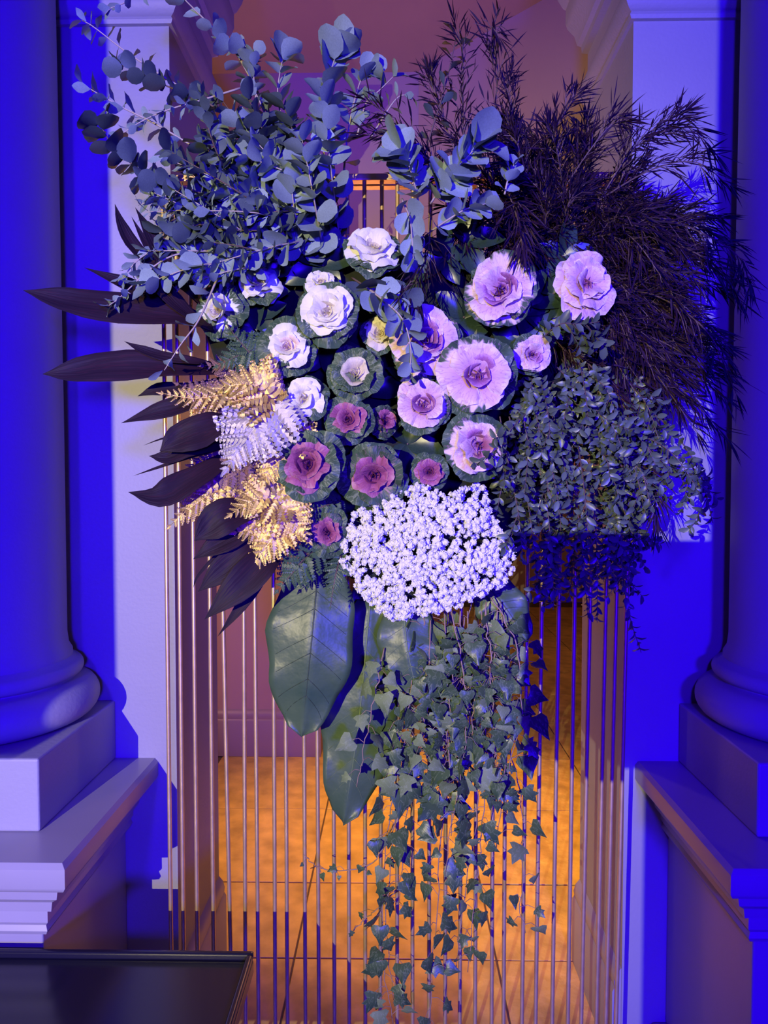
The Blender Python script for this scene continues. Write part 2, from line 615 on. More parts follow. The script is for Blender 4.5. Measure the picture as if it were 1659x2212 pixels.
# ------------------------------------------------------------------ gold rod screen
scr = thing('rod_screen', 'tall brass screen of thin upright rods standing across the opening', 'screen', (0, 0, 0))
ztop = P(850, 385, 0).z
box_obj('top_rail', (-0.512, 0.500, -0.012, 0.012, ztop - .008, ztop + .006), 'brass', scr, 0.002)
box_obj('top_rail', (-0.500, 0.490, -0.012 + .06, .012 + .06, ztop - .008 + .012, ztop + .006 + .012), 'brass', scr, 0.002)
box_obj('base_plate', (-0.53, 0.52, -0.10, 0.10, 0.0, 0.012), 'brass', scr, 0.003)
bot = [369, 396, 426, 461, 497, 530, 557, 594, 620, 659, 688, 722, 754, 789, 822, 858, 891, 927, 962, 994, 1027, 1063,
       1089, 1130, 1160, 1196, 1230, 1260, 1293, 1314, 1336]
top = [359, 387, 417, 452, 478, 526, 549, 590, 615, 655, 683, 719, 752, 788, 825, 858, 891, 928, 964, 997, 1030, 1067,
       1094, 1140, 1172, 1209, 1243, 1277, 1311, 1334, 1356]
for i, (b_, t_) in enumerate(zip(bot, top)):
    yy = 0.0
    pb, pt = P(b_, 1990, yy), P(t_, 1150 if i < 12 else 1200, yy)
    d = (pt - pb) / (pt.z - pb.z)
    a = pb + d * (0.012 - pb.z)
    c = pt + d * 0.0
    c = V((pt.x, yy, ztop - .008))
    k = MB()
    k.tube([a, pt, c], 0.0046, n=10, cap=False)
    k.build('rod', 'brass', scr, smooth=True)

# ------------------------------------------------------------------ black lacquer table top at bottom left
tb = thing('side_table', 'glossy black lacquered table with a raised rim at bottom left', 'table', (-0.75, -0.6, 0))
def tbox(name, b, m, bev=0):
    x0, x1, y0, y1, z0, z1 = b
    k = MB(); k.box(x0 + .75, x1 + .75, y0 + .6, y1 + .6, z0, z1)
    return k.build(name, m, tb, bevel=bev)
TX0, TX1, TY0, TY1, TZ = -1.25, -0.262, -1.0, -0.262, 0.575
tbox('table_top', (TX0, TX1, TY0, TY1, TZ - .03, TZ), 'black_lacquer', 0.006)
tbox('rim', (TX0, TX1, TY1 - .012, TY1, TZ, TZ + .014), 'black_lacquer', 0.004)
tbox('rim', (TX1 - .012, TX1, TY0, TY1 - .0125, TZ, TZ + .014), 'black_lacquer', 0.004)
for lx in (TX0 + .04, TX1 - .06):
    for ly in (TY0 + .04, TY1 - .06):
        tbox('leg', (lx - .02, lx + .02, ly - .02, ly + .02, 0, TZ - .03), 'black_lacquer', 0.003)

# wall lamp glowing in the far room, seen through the leaves
lp = P(1203, 706, 2.6)
wl = thing('pendant_lamp', 'small warm glowing lamp glimpsed through gaps in the foliage', 'lamp', lp)
k = MB()
k.lathe([(0.012 + .05 * math.sin(PI * i / 10), -.05 * math.cos(PI * i / 10)) for i in range(11)], 0, 0, 20)
k.build('globe', 'lamp_glow', wl, smooth=True)
k = MB(); k.tube([(0, 0, .05), (0, 0, 3.6 - lp.z)], .004, n=6)
k.build('cord', 'black_rubber', wl)

# unseen blockers added behind the camera to cast shadows from the warm beam
def light_blocker(label, x, y, z0, z1, hw, hd):  # box on a pole, added only to block part of the warm beam
    t = thing('blocker_speaker', label, 'light_blocker', (x, y, 0), None)
    for nm, (a, b, c, d, e, f), m in (('blocker_cabinet', (-hw, hw, -hd, hd, z0, z1), 'black_rubber'),
                                      ('blocker_grille', (-hw + .01, hw - .01, hd, hd + .006, z0 + .01, z1 - .01), 'steel')):
        kk = MB(); kk.box(a, b, c, d, e, f)
        kk.build(nm, m, t, bevel=.004)
    kk = MB(); kk.tube([(0, 0, 0.02), (0, 0, z0)], .016, n=12)
    kk.build('pole', 'black_rubber', t)
    for q in range(3):
        a = 2 * PI * q / 3 + .5
        kk = MB(); kk.tube([(0, 0, .35), (.3 * math.cos(a), .3 * math.sin(a), .012)], .010, n=8)
        kk.build('leg', 'black_rubber', t)
    return t


light_blocker('tall black loudspeaker on a tripod pole, added unseen to shade the left column', -1.155, -2.2, 1.40, 2.3, .13, .12)
light_blocker('small black monitor speaker on a tripod pole, added unseen to shade the right pier', -0.335, -2.0, 1.307, 1.552, .105, .07)
dr = thing('blocker_drape', 'tall narrow black drape hung from a stand, added unseen to shade the right column', 'blocker_cloth', (0, -2.25, 0))  # added to keep the warm beam off the right column
kk = MB()
n = 60
vs, fs = [], []
for i in range(n + 1):
    xx = -0.40 + .20 * i / n
    yy = .03 * math.sin(i * 1.1)
    vs += [(xx, yy, 0.02), (xx, yy, 2.6)]
for i in range(n):
    fs.append((2 * i, 2 * i + 2, 2 * i + 3, 2 * i + 1))
kk.add(vs, fs)
kk.build('blocker_cloth', 'black_rubber', dr, smooth=True)
kk = MB()
for i in range(21):
    xx = -0.45 + .24 * i / 20
    vs2 = [(xx, .05 + .015 * math.sin(i * 1.3), .02), (xx, .05 + .015 * math.sin(i * 1.3), 1.57)]
    kk.v += vs2
kk.f = [(2 * i, 2 * i + 2, 2 * i + 3, 2 * i + 1) for i in range(20)]
kk.build('blocker_skirt', 'black_rubber', dr, smooth=True)
kk = MB(); kk.tube([(-.41, 0, 2.61), (-.17, 0, 2.61)], .012)
kk.build('crossbar', 'steel', dr)
for xx in (-.18,):
    kk = MB(); kk.tube([(xx, 0, 0), (xx, 0, 2.61)], .014)
    kk.build('pole', 'steel', dr)



# ================================================================== plants
def catmull(pts, n):
    pts = [V(p) for p in pts]
    if len(pts) == 2:
        return [pts[0].lerp(pts[1], i / n) for i in range(n + 1)]
    q = [pts[0] * 2 - pts[1]] + pts + [pts[-1] * 2 - pts[-2]]
    seg = len(pts) - 1
    out = []
    for i in range(n + 1):
        t = i / n * seg
        k = min(int(t), seg - 1)
        u = t - k
        a, b, c, d = q[k], q[k + 1], q[k + 2], q[k + 3]
        out.append(0.5 * ((2 * b) + (c - a) * u + (2 * a - 5 * b + 4 * c - d) * u * u + (3 * b - a - 3 * c + d) * u ** 3))
    return out


def frame(pos, d, n, s=1.0):
    y = V(d).normalized()
    z = V(n) - y * V(n).dot(y)
    z = z.normalized() if z.length > 1e-5 else y.orthogonal().normalized()
    x = y.cross(z)
    m = Matrix((x, y, z)).transposed().to_4x4()
    return Matrix.Translation(pos) @ m @ Matrix.Diagonal((s, s, s, 1)) if not isinstance(s, tuple) else \
        Matrix.Translation(pos) @ m @ Matrix.Diagonal((s[0], s[1], s[2], 1))


def rv(r=RND):
    while True:
        v = V((r.uniform(-1, 1), r.uniform(-1, 1), r.uniform(-1, 1)))
        if 0.05 < v.length < 1:
            return v.normalized()


def blade(name, m, widths, cup=0.15, bend=0.2, cols=2, wave=0.0, thick=0.0, seed=0, uv=False, fold=0.0):
    """leaf of length 1 along +Y; widths = [(t, halfwidth)], cols = cells per half"""
    k = MB()
    rr = random.Random(seed)
    ph = rr.uniform(0, 6)
    C = cols * 2 + 1
    for (t, w) in widths:
        for j in range(C):
            u = (j - cols) / cols
            x = u * w
            z = cup * (abs(x)) ** 1.5 * 2 - bend * t * t + fold * abs(x) + wave * math.sin(t * 11 + ph + (2 if u > 0 else 0)) * abs(u) ** 2
            k.v.append((x, t - bend * .2 * t * t, z))
            k.uv.append((u * .5 + .5, t))
    for i in range(len(widths) - 1):
        for j in range(C - 1):
            a = i * C + j
            k.f.append((a, a + 1, a + C + 1, a + C))
    if not uv:
        k.uv = []
    return k.mesh(name, m, smooth=True)


LM = [('the topmost white kale', 803, 532), ('the left end of the brass rail', 345, 395), ('the left capital', 300, 60), ('the big eucalyptus curl', 1010, 340),
      ('the oval pink kale', 1273, 605), ('the right column edge', 1560, 600), ('the leftmost kale', 466, 662), ('the tallest eucalyptus', 725, 130),
      ('the rose-centred pink kale', 1092, 618), ('the drooping centre eucalyptus', 850, 660), ('the right end of the rail', 1350, 375),
      ('the half covered cream kale', 548, 605), ('the far cornice end', 500, 110), ('the right capital', 1350, 90), ('the blue pier', 1450, 1100),
      ('the small folded pink kale', 1158, 757), ('the fringed pink kale', 1036, 960), ('the white blossom', 1100, 1150), ('the last brass rods', 1300, 1200),
      ('the glowing gaps', 1205, 705), ('the pale upright eucalyptus', 605, 150), ('the eucalyptus rosette', 875, 350), ('the tallest feathery spray', 1070, 80),
      ('the largest pink kale', 1038, 806), ('the farthest right spray', 1610, 600), ('the dark broad leaves', 270, 550), ('the leaf mass middle', 560, 400),
      ('the lowest big leaf', 750, 1700), ('the low right rods', 1150, 1600), ('the tan-centred kale', 613, 742), ('the green veined kale', 765, 800),
      ('the cupped purple kale', 660, 1005), ('the smallest purple bud', 930, 1020), ('the big white kale', 705, 665), ('the blossom underside', 950, 1340)]
USED = set()


def where(pre, x, y):
    q = sorted(LM, key=lambda l: math.hypot(l[1] - x, l[2] - y))[:6]
    opts = []
    for n_, lx, ly in q:
        dx, dy = x - lx, y - ly
        d = math.hypot(dx, dy)
        v_ = 'above' if dy < -.4 * d else 'below' if dy > .4 * d else ''
        h_ = 'right of' if dx > .4 * d else 'left of' if dx < -.4 * d else ''
        t_ = (v_ + ' and ' + h_) if v_ and h_ else (v_ or h_)
        c_ = 'close ' if d < 90 else ''
        opts.append((n_, c_ + t_))
    cand = [f'{pre}, tip {b} {a}' for a, b in opts[:3]]
    cand += [f'{pre}, tip between {opts[i][0]} and {opts[j][0]}' for i in range(5) for j in range(i + 1, 5)]
    for c in cand:
        if c not in USED and len(c.split()) <= 16:
            USED.add(c)
            return c
    return cand[0]


# ---- eucalyptus -----------------------------------------------------------
ROUND = [(0.0, .04), (.08, .20), (.25, .40), (.5, .49), (.75, .43), (.91, .25), (1.0, .03)]
OVAL = [(0.0, .02), (.15, .13), (.4, .27), (.65, .28), (.87, .15), (1.0, .01)]
SPOON = [(0.0, .02), (.2, .08), (.45, .20), (.7, .25), (.9, .14), (1.0, .02)]
EUC = {}
for mm in ('euc', 'euc_dark'):
    EUC[mm, 'round'] = [blade('euc_leaf', mm, ROUND, .10 + .05 * i, -.08 + .12 * i, 2, .02, seed=i) for i in range(3)]
    EUC[mm, 'oval'] = [blade('euc_leaf', mm, OVAL, .12, -.05 + .18 * i, 1, .03, seed=i) for i in range(3)]
    EUC[mm, 'spoon'] = [blade('euc_leaf', mm, SPOON, .2, .1 + .2 * i, 1, .03, seed=i) for i in range(3)]
G_EUC = 'eucalyptus sprigs of the arrangement'


def euc(label, pts, n, l0, l1, kind='round', m='euc', group=None, r0=.0022, ang=55, seed=None, y0=None, facing=0.0):
    """pts (px, py, y) from the base to the tip; l0, l1 leaf length in metres at base and tip"""
    r = random.Random(seed if seed is not None else hash((pts[-1][0], pts[-1][1], n)) & 0xffff)
    w = [P(*p) for p in pts]
    path = catmull(w, 18)
    t = thing('eucalyptus_sprig', label, 'foliage', path[0], group or G_EUC)
    o = path[0]
    k = MB()
    k.tube([p - o for p in path], r0, r0 * .35, 5)
    k.build('stem', 'euc_stem' if m == 'euc' else 'bark', t, smooth=True)
    ms = EUC[m, kind]
    for i in range(n):
        f = .12 + .88 * (i / max(1, n - 1))
        x = f * 18
        a = min(int(x), 17)
        p = path[a].lerp(path[a + 1], x - a)
        T = (path[a + 1] - path[a]).normalized()
        A = T.orthogonal().normalized()
        A = Matrix.Rotation(i * 1.57 + r.uniform(-.4, .4), 3, T) @ A
        L = l0 + (l1 - l0) * f
        for s in (1, -1):
            if r.random() < .06:
                continue
            th = math.radians(ang + r.uniform(-18, 18) - 15 * f)
            d = A * s * math.sin(th) + T * math.cos(th) + V((0, 0, -.12))
            nn = T * 1.0 - A * s * .3 + rv(r) * .45 + V((0, -1, .1)) * facing
            sc = L * r.uniform(.8, 1.12)
            link('leaf', r.choice(ms), t, frame(p - o + A * s * r0, d, nn, sc))
    return t


# hero sprigs at the silhouette (label first)
E = euc
E('thin eucalyptus sprig reaching up to the left cornice corner, small spaced leaves',
  [(520, 260, -.12), (440, 215, -.14), (360, 170, -.16), (270, 110, -.17), (205, 60, -.18), (178, 44, -.18)], 13, .036, .028, 'oval', ang=80)
E('eucalyptus sprig tip hanging into the frame above the left capital',
  [(400, -60, -.10), (330, -40, -.12), (280, 0, -.14), (238, 18, -.15)], 6, .034, .026, 'oval')
E('eucalyptus sprig with a bare brown stem crossing the left cornice', 
  [(575, 235, -.10), (520, 130, -.11), (485, 85, -.11), (430, 30, -.12), (370, -30, -.12)], 8, .044, .034, 'round', r0=.003)
E('dark broad-leaved eucalyptus sprig ending in front of the left pilaster, below the thin one',
  [(500, 260, -.16), (430, 210, -.18), (370, 190, -.19), (320, 165, -.20), (265, 142, -.20)], 9, .042, .034, 'round', 'euc_dark')
E('pale-tipped eucalyptus sprig reaching farthest left over the column shadow',
  [(440, 330, -.16), (340, 270, -.18), (270, 235, -.19), (225, 210, -.20), (178, 182, -.20)], 10, .036, .034, 'oval')
E('dense dark eucalyptus sprig of overlapping round leaves curving down the left pilaster',
  [(460, 450, -.16), (380, 415, -.18), (320, 385, -.20), (275, 345, -.21), (240, 310, -.21), (216, 268, -.22)], 15, .040, .046, 'round', 'euc_dark', ang=75)
E('slim eucalyptus sprig with a pale stem lying across the left pilaster',
  [(520, 190, -.17), (440, 215, -.19), (370, 235, -.20), (310, 260, -.21), (262, 290, -.21)], 11, .030, .026, 'oval')
E('upright eucalyptus sprig beside the left cornice end, brown bare tip',
  [(600, 330, -.12), (570, 240, -.13), (540, 170, -.13), (540, 110, -.14), (515, 95, -.14)], 8, .036, .036, 'round')
E('short eucalyptus sprig with two blue-shaded leaves left of the tall centre one',
  [(560, 260, -.12), (550, 190, -.13), (548, 140, -.14), (552, 118, -.14)], 6, .030, .028, 'round')
E('upright eucalyptus sprig with pale angular leaves against the brown wall',
  [(640, 400, -.14), (620, 300, -.16), (600, 210, -.17), (608, 140, -.18), (612, 125, -.18)], 9, .046, .044, 'round', facing=.5)
E('tallest eucalyptus sprig of the centre, large pale leaves catching the light',
  [(700, 420, -.16), (700, 300, -.18), (705, 200, -.19), (722, 130, -.20), (735, 108, -.20)], 12, .050, .056, 'round', facing=.6)
E('eucalyptus sprig of pale leaves standing right of the tallest one',
  [(740, 400, -.16), (750, 300, -.17), (765, 220, -.18), (785, 160, -.18), (800, 150, -.18)], 9, .044, .040, 'round', facing=.5)
E('small pink-stemmed eucalyptus sprig with one heart-shaped pale leaf at its tip',
  [(770, 300, -.20), (790, 225, -.21), (820, 195, -.21), (850, 165, -.22)], 4, .030, .034, 'round')
E('eucalyptus twig of small pale leaves beside the dark feathery foliage',
  [(800, 300, -.20), (830, 250, -.21), (860, 210, -.21), (888, 205, -.21)], 6, .024, .022, 'oval')
E('upright dark green eucalyptus sprig standing inside the feathery foliage',
  [(900, 400, -.18), (930, 290, -.18), (955, 210, -.18), (975, 130, -.18), (985, 80, -.18)], 9, .040, .030, 'spoon', 'euc_dark')
E('blue-grey eucalyptus rosette of big round leaves left of the screen centre',
  [(905, 445, -.22), (895, 395, -.25), (880, 350, -.27), (862, 325, -.28)], 12, .046, .054, 'round', facing=.6)
E('large blue-grey eucalyptus sprig curling up over the feathery foliage',
  [(930, 440, -.22), (960, 395, -.25), (1000, 350, -.27), (1035, 310, -.29)], 14, .046, .054, 'round', facing=.6)
E('tiny eucalyptus twig with four pale leaves on the dark feathery mass',
  [(1090, 420, -.24), (1098, 385, -.25), (1110, 355, -.26)], 4, .028, .026, 'round', facing=.6)
E('eucalyptus sprig pointing right below the big curl, two-toned leaves',
  [(930, 500, -.22), (975, 470, -.25), (1010, 450, -.26), (1050, 440, -.27)], 7, .042, .036, 'round', facing=.6)
E('eucalyptus sprig hanging beside the topmost white kale',
  [(868, 430, -.24), (885, 470, -.27), (890, 515, -.29), (893, 560, -.29)], 9, .040, .032, 'round', facing=.6)
E('smooth blue-green eucalyptus sprig drooping over the pink kale in the centre',
  [(790, 620, -.24), (830, 650, -.29), (870, 690, -.31), (887, 750, -.31), (885, 805, -.30)], 10, .050, .026, 'round', 'euc', facing=.6)
E('wide blue-green eucalyptus sprig above the cream kale in the centre',
  [(760, 600, -.20), (800, 625, -.25), (840, 650, -.27), (870, 660, -.28)], 6, .056, .050, 'round', 'euc_dark', facing=.8)
E('eucalyptus sprig hanging left with a long pale stem over the upper dark leaf',
  [(470, 540, -.20), (380, 550, -.24), (320, 585, -.26), (262, 640, -.27), (235, 660, -.27)], 12, .034, .028, 'oval', facing=.4)
E('slender eucalyptus sprig hanging with spaced pale leaves over the lowest wide dark leaf',
  [(470, 600, -.24), (430, 690, -.28), (390, 745, -.29), (355, 800, -.29)], 7, .036, .034, 'spoon', facing=.5)
E('eucalyptus sprig trailing from the left edge beneath the dark pointed leaves',
  [(430, 500, -.18), (350, 530, -.22), (300, 560, -.24), (265, 600, -.25)], 11, .032, .026, 'oval')

# the dense mass: fanned sprigs
mass = []
rm = random.Random(3)
for i in range(78):
    # origin near the heart, tips spread over the upper left quarter
    bx_, by_ = rm.uniform(520, 760), rm.uniform(440, 600)
    a = math.radians(rm.uniform(95, 200))
    L = rm.uniform(150, 300) * (1.1 if a < 2.6 else .85)
    tx, ty_ = bx_ + math.cos(a) * L * 1.15, by_ - math.sin(a) * L * 1.05 + (rm.uniform(0, 60) if a > 2.7 else 0)
    tx = max(tx, 320)
    ty_ = min(max(ty_, 215), 610)
    if tx < 420 and ty_ < 300:
        tx += 80
        ty_ += 60
    mass.append((bx_, by_, tx, ty_, rm.uniform(-.20, -.05)))
for i, (bx_, by_, tx, ty_, yy) in enumerate(mass):
    ba = (tx < 480)
    upper = ty_ < 400
    lab = {(True, True): 'grey-green eucalyptus sprig of the packed mass, upper left near the brass rail end',
           (True, False): 'grey-green eucalyptus sprig of the packed mass, low left above the dark pointed leaves',
           (False, True): 'grey-green eucalyptus sprig of the packed mass, upper middle against the brown wall',
           (False, False): 'grey-green eucalyptus sprig of the packed mass, low middle above the white kales'}[(ba, upper)]
    grp = {(True, True): 'packed eucalyptus sprigs upper left', (True, False): 'packed eucalyptus sprigs low left',
           (False, True): 'packed eucalyptus sprigs upper middle', (False, False): 'packed eucalyptus sprigs low middle'}[(ba, upper)]
    mx, my = (bx_ + tx) / 2 + rm.uniform(-20, 20), (by_ + ty_) / 2 - rm.uniform(0, 30)
    kind = 'round' if (tx > 500 or i % 3 == 0) else 'oval'
    big = (.052 if tx > 560 else .046) if kind == 'round' else .036
    lab = where(('grey-green' if i % 4 else 'dark') + (' round-leaved' if kind == 'round' else ' oval-leaved') + ' eucalyptus', tx, ty_)
    euc(lab, [(bx_, by_, yy * .4 - .02), (mx, my, yy - .06), (tx, ty_, yy - .08)], 10 if kind == 'round' else 12, big, big * .8, kind,
        'euc' if i % 4 else 'euc_dark', grp, seed=i + 50, facing=.25)

# ---- dark feathery foliage -----------------------------------------------
G_FE = 'dark feathery sprays'


def feather(label, pts, nb, group, leaf=.044, seed=0, side=.085, wd=.0015):
    """stem with short side twigs that carry narrow curved leaves"""
    r = random.Random(seed)
    w = [P(*p) for p in pts]
    path = catmull(w, 20)
    o = path[0]
    t = thing('feathery_spray', label, 'foliage', o, group)
    st, fo = MB(), MB()
    st.tube([p - o for p in path], .0016, .0006, 4)

    def needle(p, d, L):
        d = d.normalized()
        n = (V((0, -1, 0)) + rv(r) * .9)
        s = d.cross(n).normalized()
        c = rv(r) * .30 * L + V((0, 0, -.27 * L))
        a, b, q = p + d * L * .33 + c * .3, p + d * L * .66 + c * .6, p + d * L + c
        h = wd * r.uniform(.7, 1.3)
        fo.add([p, a - s * h, a + s * h, b - s * h * .8, b + s * h * .8, q], [(0, 1, 2), (1, 3, 4, 2), (3, 5, 4)])
    for i in range(nb):
        f = .15 + .85 * i / nb
        x = f * 20
        a = min(int(x), 19)
        p = path[a].lerp(path[a + 1], x - a) - o
        T = (path[a + 1] - path[a]).normalized()
        q = rv(r)
        q = (q - T * q.dot(T)).normalized()
        sl = side * (1.15 - f) * r.uniform(.5, 1.2)
        d = (T * 1.0 + q * .75).normalized()
        tw = [p, p + d * sl * .5 + V((0, 0, .004)), p + d * sl + V((0, 0, -.012)) * sl / .08]
        if sl > .02:
            st.tube(tw, .0009, .0005, 3, cap=False)
        m_ = 2 + int(sl / .016)
        for j in range(m_):
            g = j / m_
            pp = tw[0].lerp(tw[2], g) + V((0, 0, .006 * math.sin(g * PI)))
            dd = d * .9 + rv(r) * .55 + T * .25
            needle(pp, dd, leaf * r.uniform(.6, 1.15))
    for j in range(5):
        needle(path[-1] - o, (path[-1] - path[-3]).normalized() + rv(r) * .4, leaf)
    st.build('stem', 'bark', t)
    f_ = fo.build('foliage', 'feather', t)
    f_['kind'] = 'stuff'
    return t


heroF = [
    ('spray of dark feathery foliage with nodding tip, leftmost tall one', [(1010, 400, -.12), (1000, 260, -.16), (1000, 130, -.18), (982, 48, -.20)]),
    ('tall spray of dark feathery foliage with a curled tip nearest the brown ceiling line', [(1090, 400, -.12), (1070, 260, -.16), (1075, 150, -.18), (1062, 60, -.20), (1078, 80, -.21)]),
    ('thin feathery spray arching high left of the nodding one', [(1000, 380, -.12), (960, 260, -.15), (935, 190, -.17), (925, 150, -.18)]),
    ('purple-lit feathery spray pointing far left into the eucalyptus', [(1010, 450, -.16), (930, 360, -.20), (860, 270, -.23), (790, 215, -.25)]),
    ('second purple-lit feathery spray pointing left, lower than the first', [(1000, 440, -.17), (930, 350, -.22), (860, 300, -.24), (790, 290, -.25)]),
    ('upright feathery spray right of the two tall ones', [(1110, 400, -.12), (1105, 280, -.16), (1098, 200, -.18), (1105, 160, -.18)]),
    ('feathery spray standing against the right end of the brown wall', [(1170, 400, -.12), (1190, 300, -.16), (1230, 230, -.18), (1245, 200, -.18)]),
    ('feathery spray crossing the right jamb with long curved leaves', [(1210, 420, -.12), (1270, 330, -.18), (1320, 270, -.20), (1350, 262, -.21)]),
    ('airy feathery spray arching over the bright blue pilaster', [(1290, 440, -.12), (1360, 330, -.18), (1420, 275, -.20), (1490, 275, -.21), (1545, 330, -.22)]),
    ('feathery spray with an upturned needle tip at upper right', [(1300, 430, -.12), (1370, 320, -.18), (1440, 280, -.2), (1478, 240, -.2)]),
    ('feathery spray curving down toward the right column, uppermost', [(1280, 440, -.12), (1400, 370, -.18), (1500, 350, -.20), (1575, 400, -.22)]),
    ('feathery spray stretching farthest right across the column', [(1300, 480, -.12), (1420, 470, -.18), (1530, 510, -.21), (1600, 560, -.23), (1618, 620, -.24)]),
    ('feathery spray drooping below the farthest one onto the column', [(1300, 520, -.12), (1430, 520, -.18), (1540, 570, -.21), (1600, 650, -.23)]),
    ('blue-lit feathery spray drooping at mid right', [(1300, 620, -.12), (1420, 640, -.18), (1530, 720, -.22), (1590, 850, -.24)]),
    ('feathery spray hanging low in front of the blue pier', [(1330, 880, -.12), (1370, 980, -.2), (1410, 1060, -.22), (1420, 1130, -.22)]),
    ('feathery spray hanging between the pink kales at upper right', [(1100, 420, -.20), (1120, 480, -.25), (1130, 540, -.27)]),
    ('purple feathery spray hanging left of the pale pink kale', [(930, 470, -.2), (925, 540, -.26), (900, 610, -.28), (880, 650, -.28)]),
]
for i, (lab, pts) in enumerate(heroF):
    feather(lab, pts, 26, 'silhouette sprays of feathery foliage', seed=i)
rf = random.Random(21)
for i in range(84):
    a = math.radians(rf.choice([rf.uniform(60, 130), rf.uniform(-30, 60), rf.uniform(-30, 60)]))
    bx_, by_ = rf.uniform(1080, 1270), rf.uniform(420, 620)
    R = rf.uniform(.5, 1.0)
    tx = bx_ + math.cos(a) * 330 * R
    ty_ = by_ - math.sin(a) * 290 * R + 40 * R * max(0, math.cos(a)) + 10
    if math.cos(a) > .2:
        by_ += rf.uniform(0, 180)
        ty_ += rf.uniform(60, 300)
    ty_ = max(ty_, 262)
    yy = rf.uniform(-.13, -.02)
    mx_, my_ = (bx_ + tx) / 2, (by_ + ty_) / 2
    if any(1150 < q < 1360 and 500 < w_ < 720 for q, w_ in ((tx, ty_), (mx_, my_))) and i % 4:
        continue
    right, up = tx > 1270, ty_ < 430
    lab = 'dark purple feathery spray of the tangled mass, ' + {(0, 1): 'above the brass rail', (0, 0): 'above the two pale pink kales',
           (1, 1): 'upper right over the pilaster', (1, 0): 'right side beside the column'}[(int(right), int(up))]
    lab = where('dark purple feathery spray', tx, ty_)
    feather(lab, [(bx_, by_, yy * .3 - .02), ((bx_ + tx) / 2, (by_ + ty_) / 2 - 35, yy - .05), (tx, ty_, yy - .07)], 27,
            'feathery mass ' + {(0, 1): 'above rail', (0, 0): 'above pink kales', (1, 1): 'upper right', (1, 0): 'right side'}[(int(right), int(up))],
            seed=i + 100)

for i in range(36):
    bx_, by_ = rf.uniform(1230, 1360), rf.uniform(430, 800)
    ln = rf.uniform(130, 270)
    a = math.radians(rf.uniform(-45, 25))
    tx, ty_ = min(1600, bx_ + math.cos(a) * ln), by_ - math.sin(a) * ln + 30
    yy = rf.uniform(-.15, -.02)
    up = ty_ < 640
    feather(where('blue-black fringe spray', tx, ty_),
            [(bx_, by_, yy * .3 - .02), ((bx_ + tx) / 2, (by_ + ty_) / 2 - 30, yy - .05), (tx, ty_, yy - .07)], 27,
            'fringe of feathery sprays ' + ('upper' if up else 'lower'), seed=i + 300)
for i in range(34):
    bx_, by_ = rf.uniform(960, 1330), rf.uniform(400, 520)
    ln = rf.uniform(80, 170)
    a = math.radians(rf.uniform(-110, 60))
    tx, ty_ = bx_ + math.cos(a) * ln, by_ - math.sin(a) * ln
    if ty_ > 545:
        ty_ = 545
    feather(where('short dark feathery spray', tx, ty_),
            [(bx_, by_, -.03), ((bx_ + tx) / 2, (by_ + ty_) / 2, -.10), (tx, ty_, -.13)], 27, 'hollow of feathery sprays', seed=i + 400)

# ---- small-leaved trailing boxwood-like foliage ---------------------------
BOX = []
for i in range(3):
    BOX.append(blade('box_leaf', 'box_leaf', [(0, .03), (.25, .2), (.6, .25), (.88, .14), (1, .02)], .5, .1 + .2 * i, 1, seed=i))


def trail(label, pts, n, l, group, seed=0):
    r = random.Random(seed)
    w = [P(*p) for p in pts]
    path = catmull(w, 18)
    o = path[0]
    t = thing('trailing_sprig', label, 'foliage', o, group)
    k = MB()
    k.tube([p - o for p in path], .0014, .0006, 4)
    # side twigs
    tw = []
    for i in range(4):
        a = r.randint(3, 15)
        T = (path[a + 1] - path[a]).normalized()
        q = rv(r)
        q = (q - T * q.dot(T)).normalized()
        e = path[a] + (T + q).normalized() * r.uniform(.03, .055)
        e += V((0, 0, -.012))
        tw.append((path[a], e))
        k.tube([path[a] - o, e - o], .0009, .0005, 3)
    k.build('stem', 'bark', t)
    spots = []
    for i in range(n):
        x = (.05 + .95 * i / n) * 18
        a = min(int(x), 17)
        spots.append((path[a].lerp(path[a + 1], x - a), (path[a + 1] - path[a]).normalized()))
    for a, b in tw:
        for j in range(4):
            spots.append((a.lerp(b, .35 + .65 * j / 3), (b - a).normalized()))
    for i, (p, T) in enumerate(spots):
        A = Matrix.Rotation(i * 1.57 + r.uniform(-.5, .5), 3, T) @ T.orthogonal().normalized()
        for s in (1, -1):
            d = A * s * .8 + T * .7 + rv(r) * .2
            nn = T + V((0, -.9, .2)) + rv(r) * .7
            link('leaf', r.choice(BOX), t, frame(p - o, d, nn, l * r.uniform(.7, 1.2)))
    return t


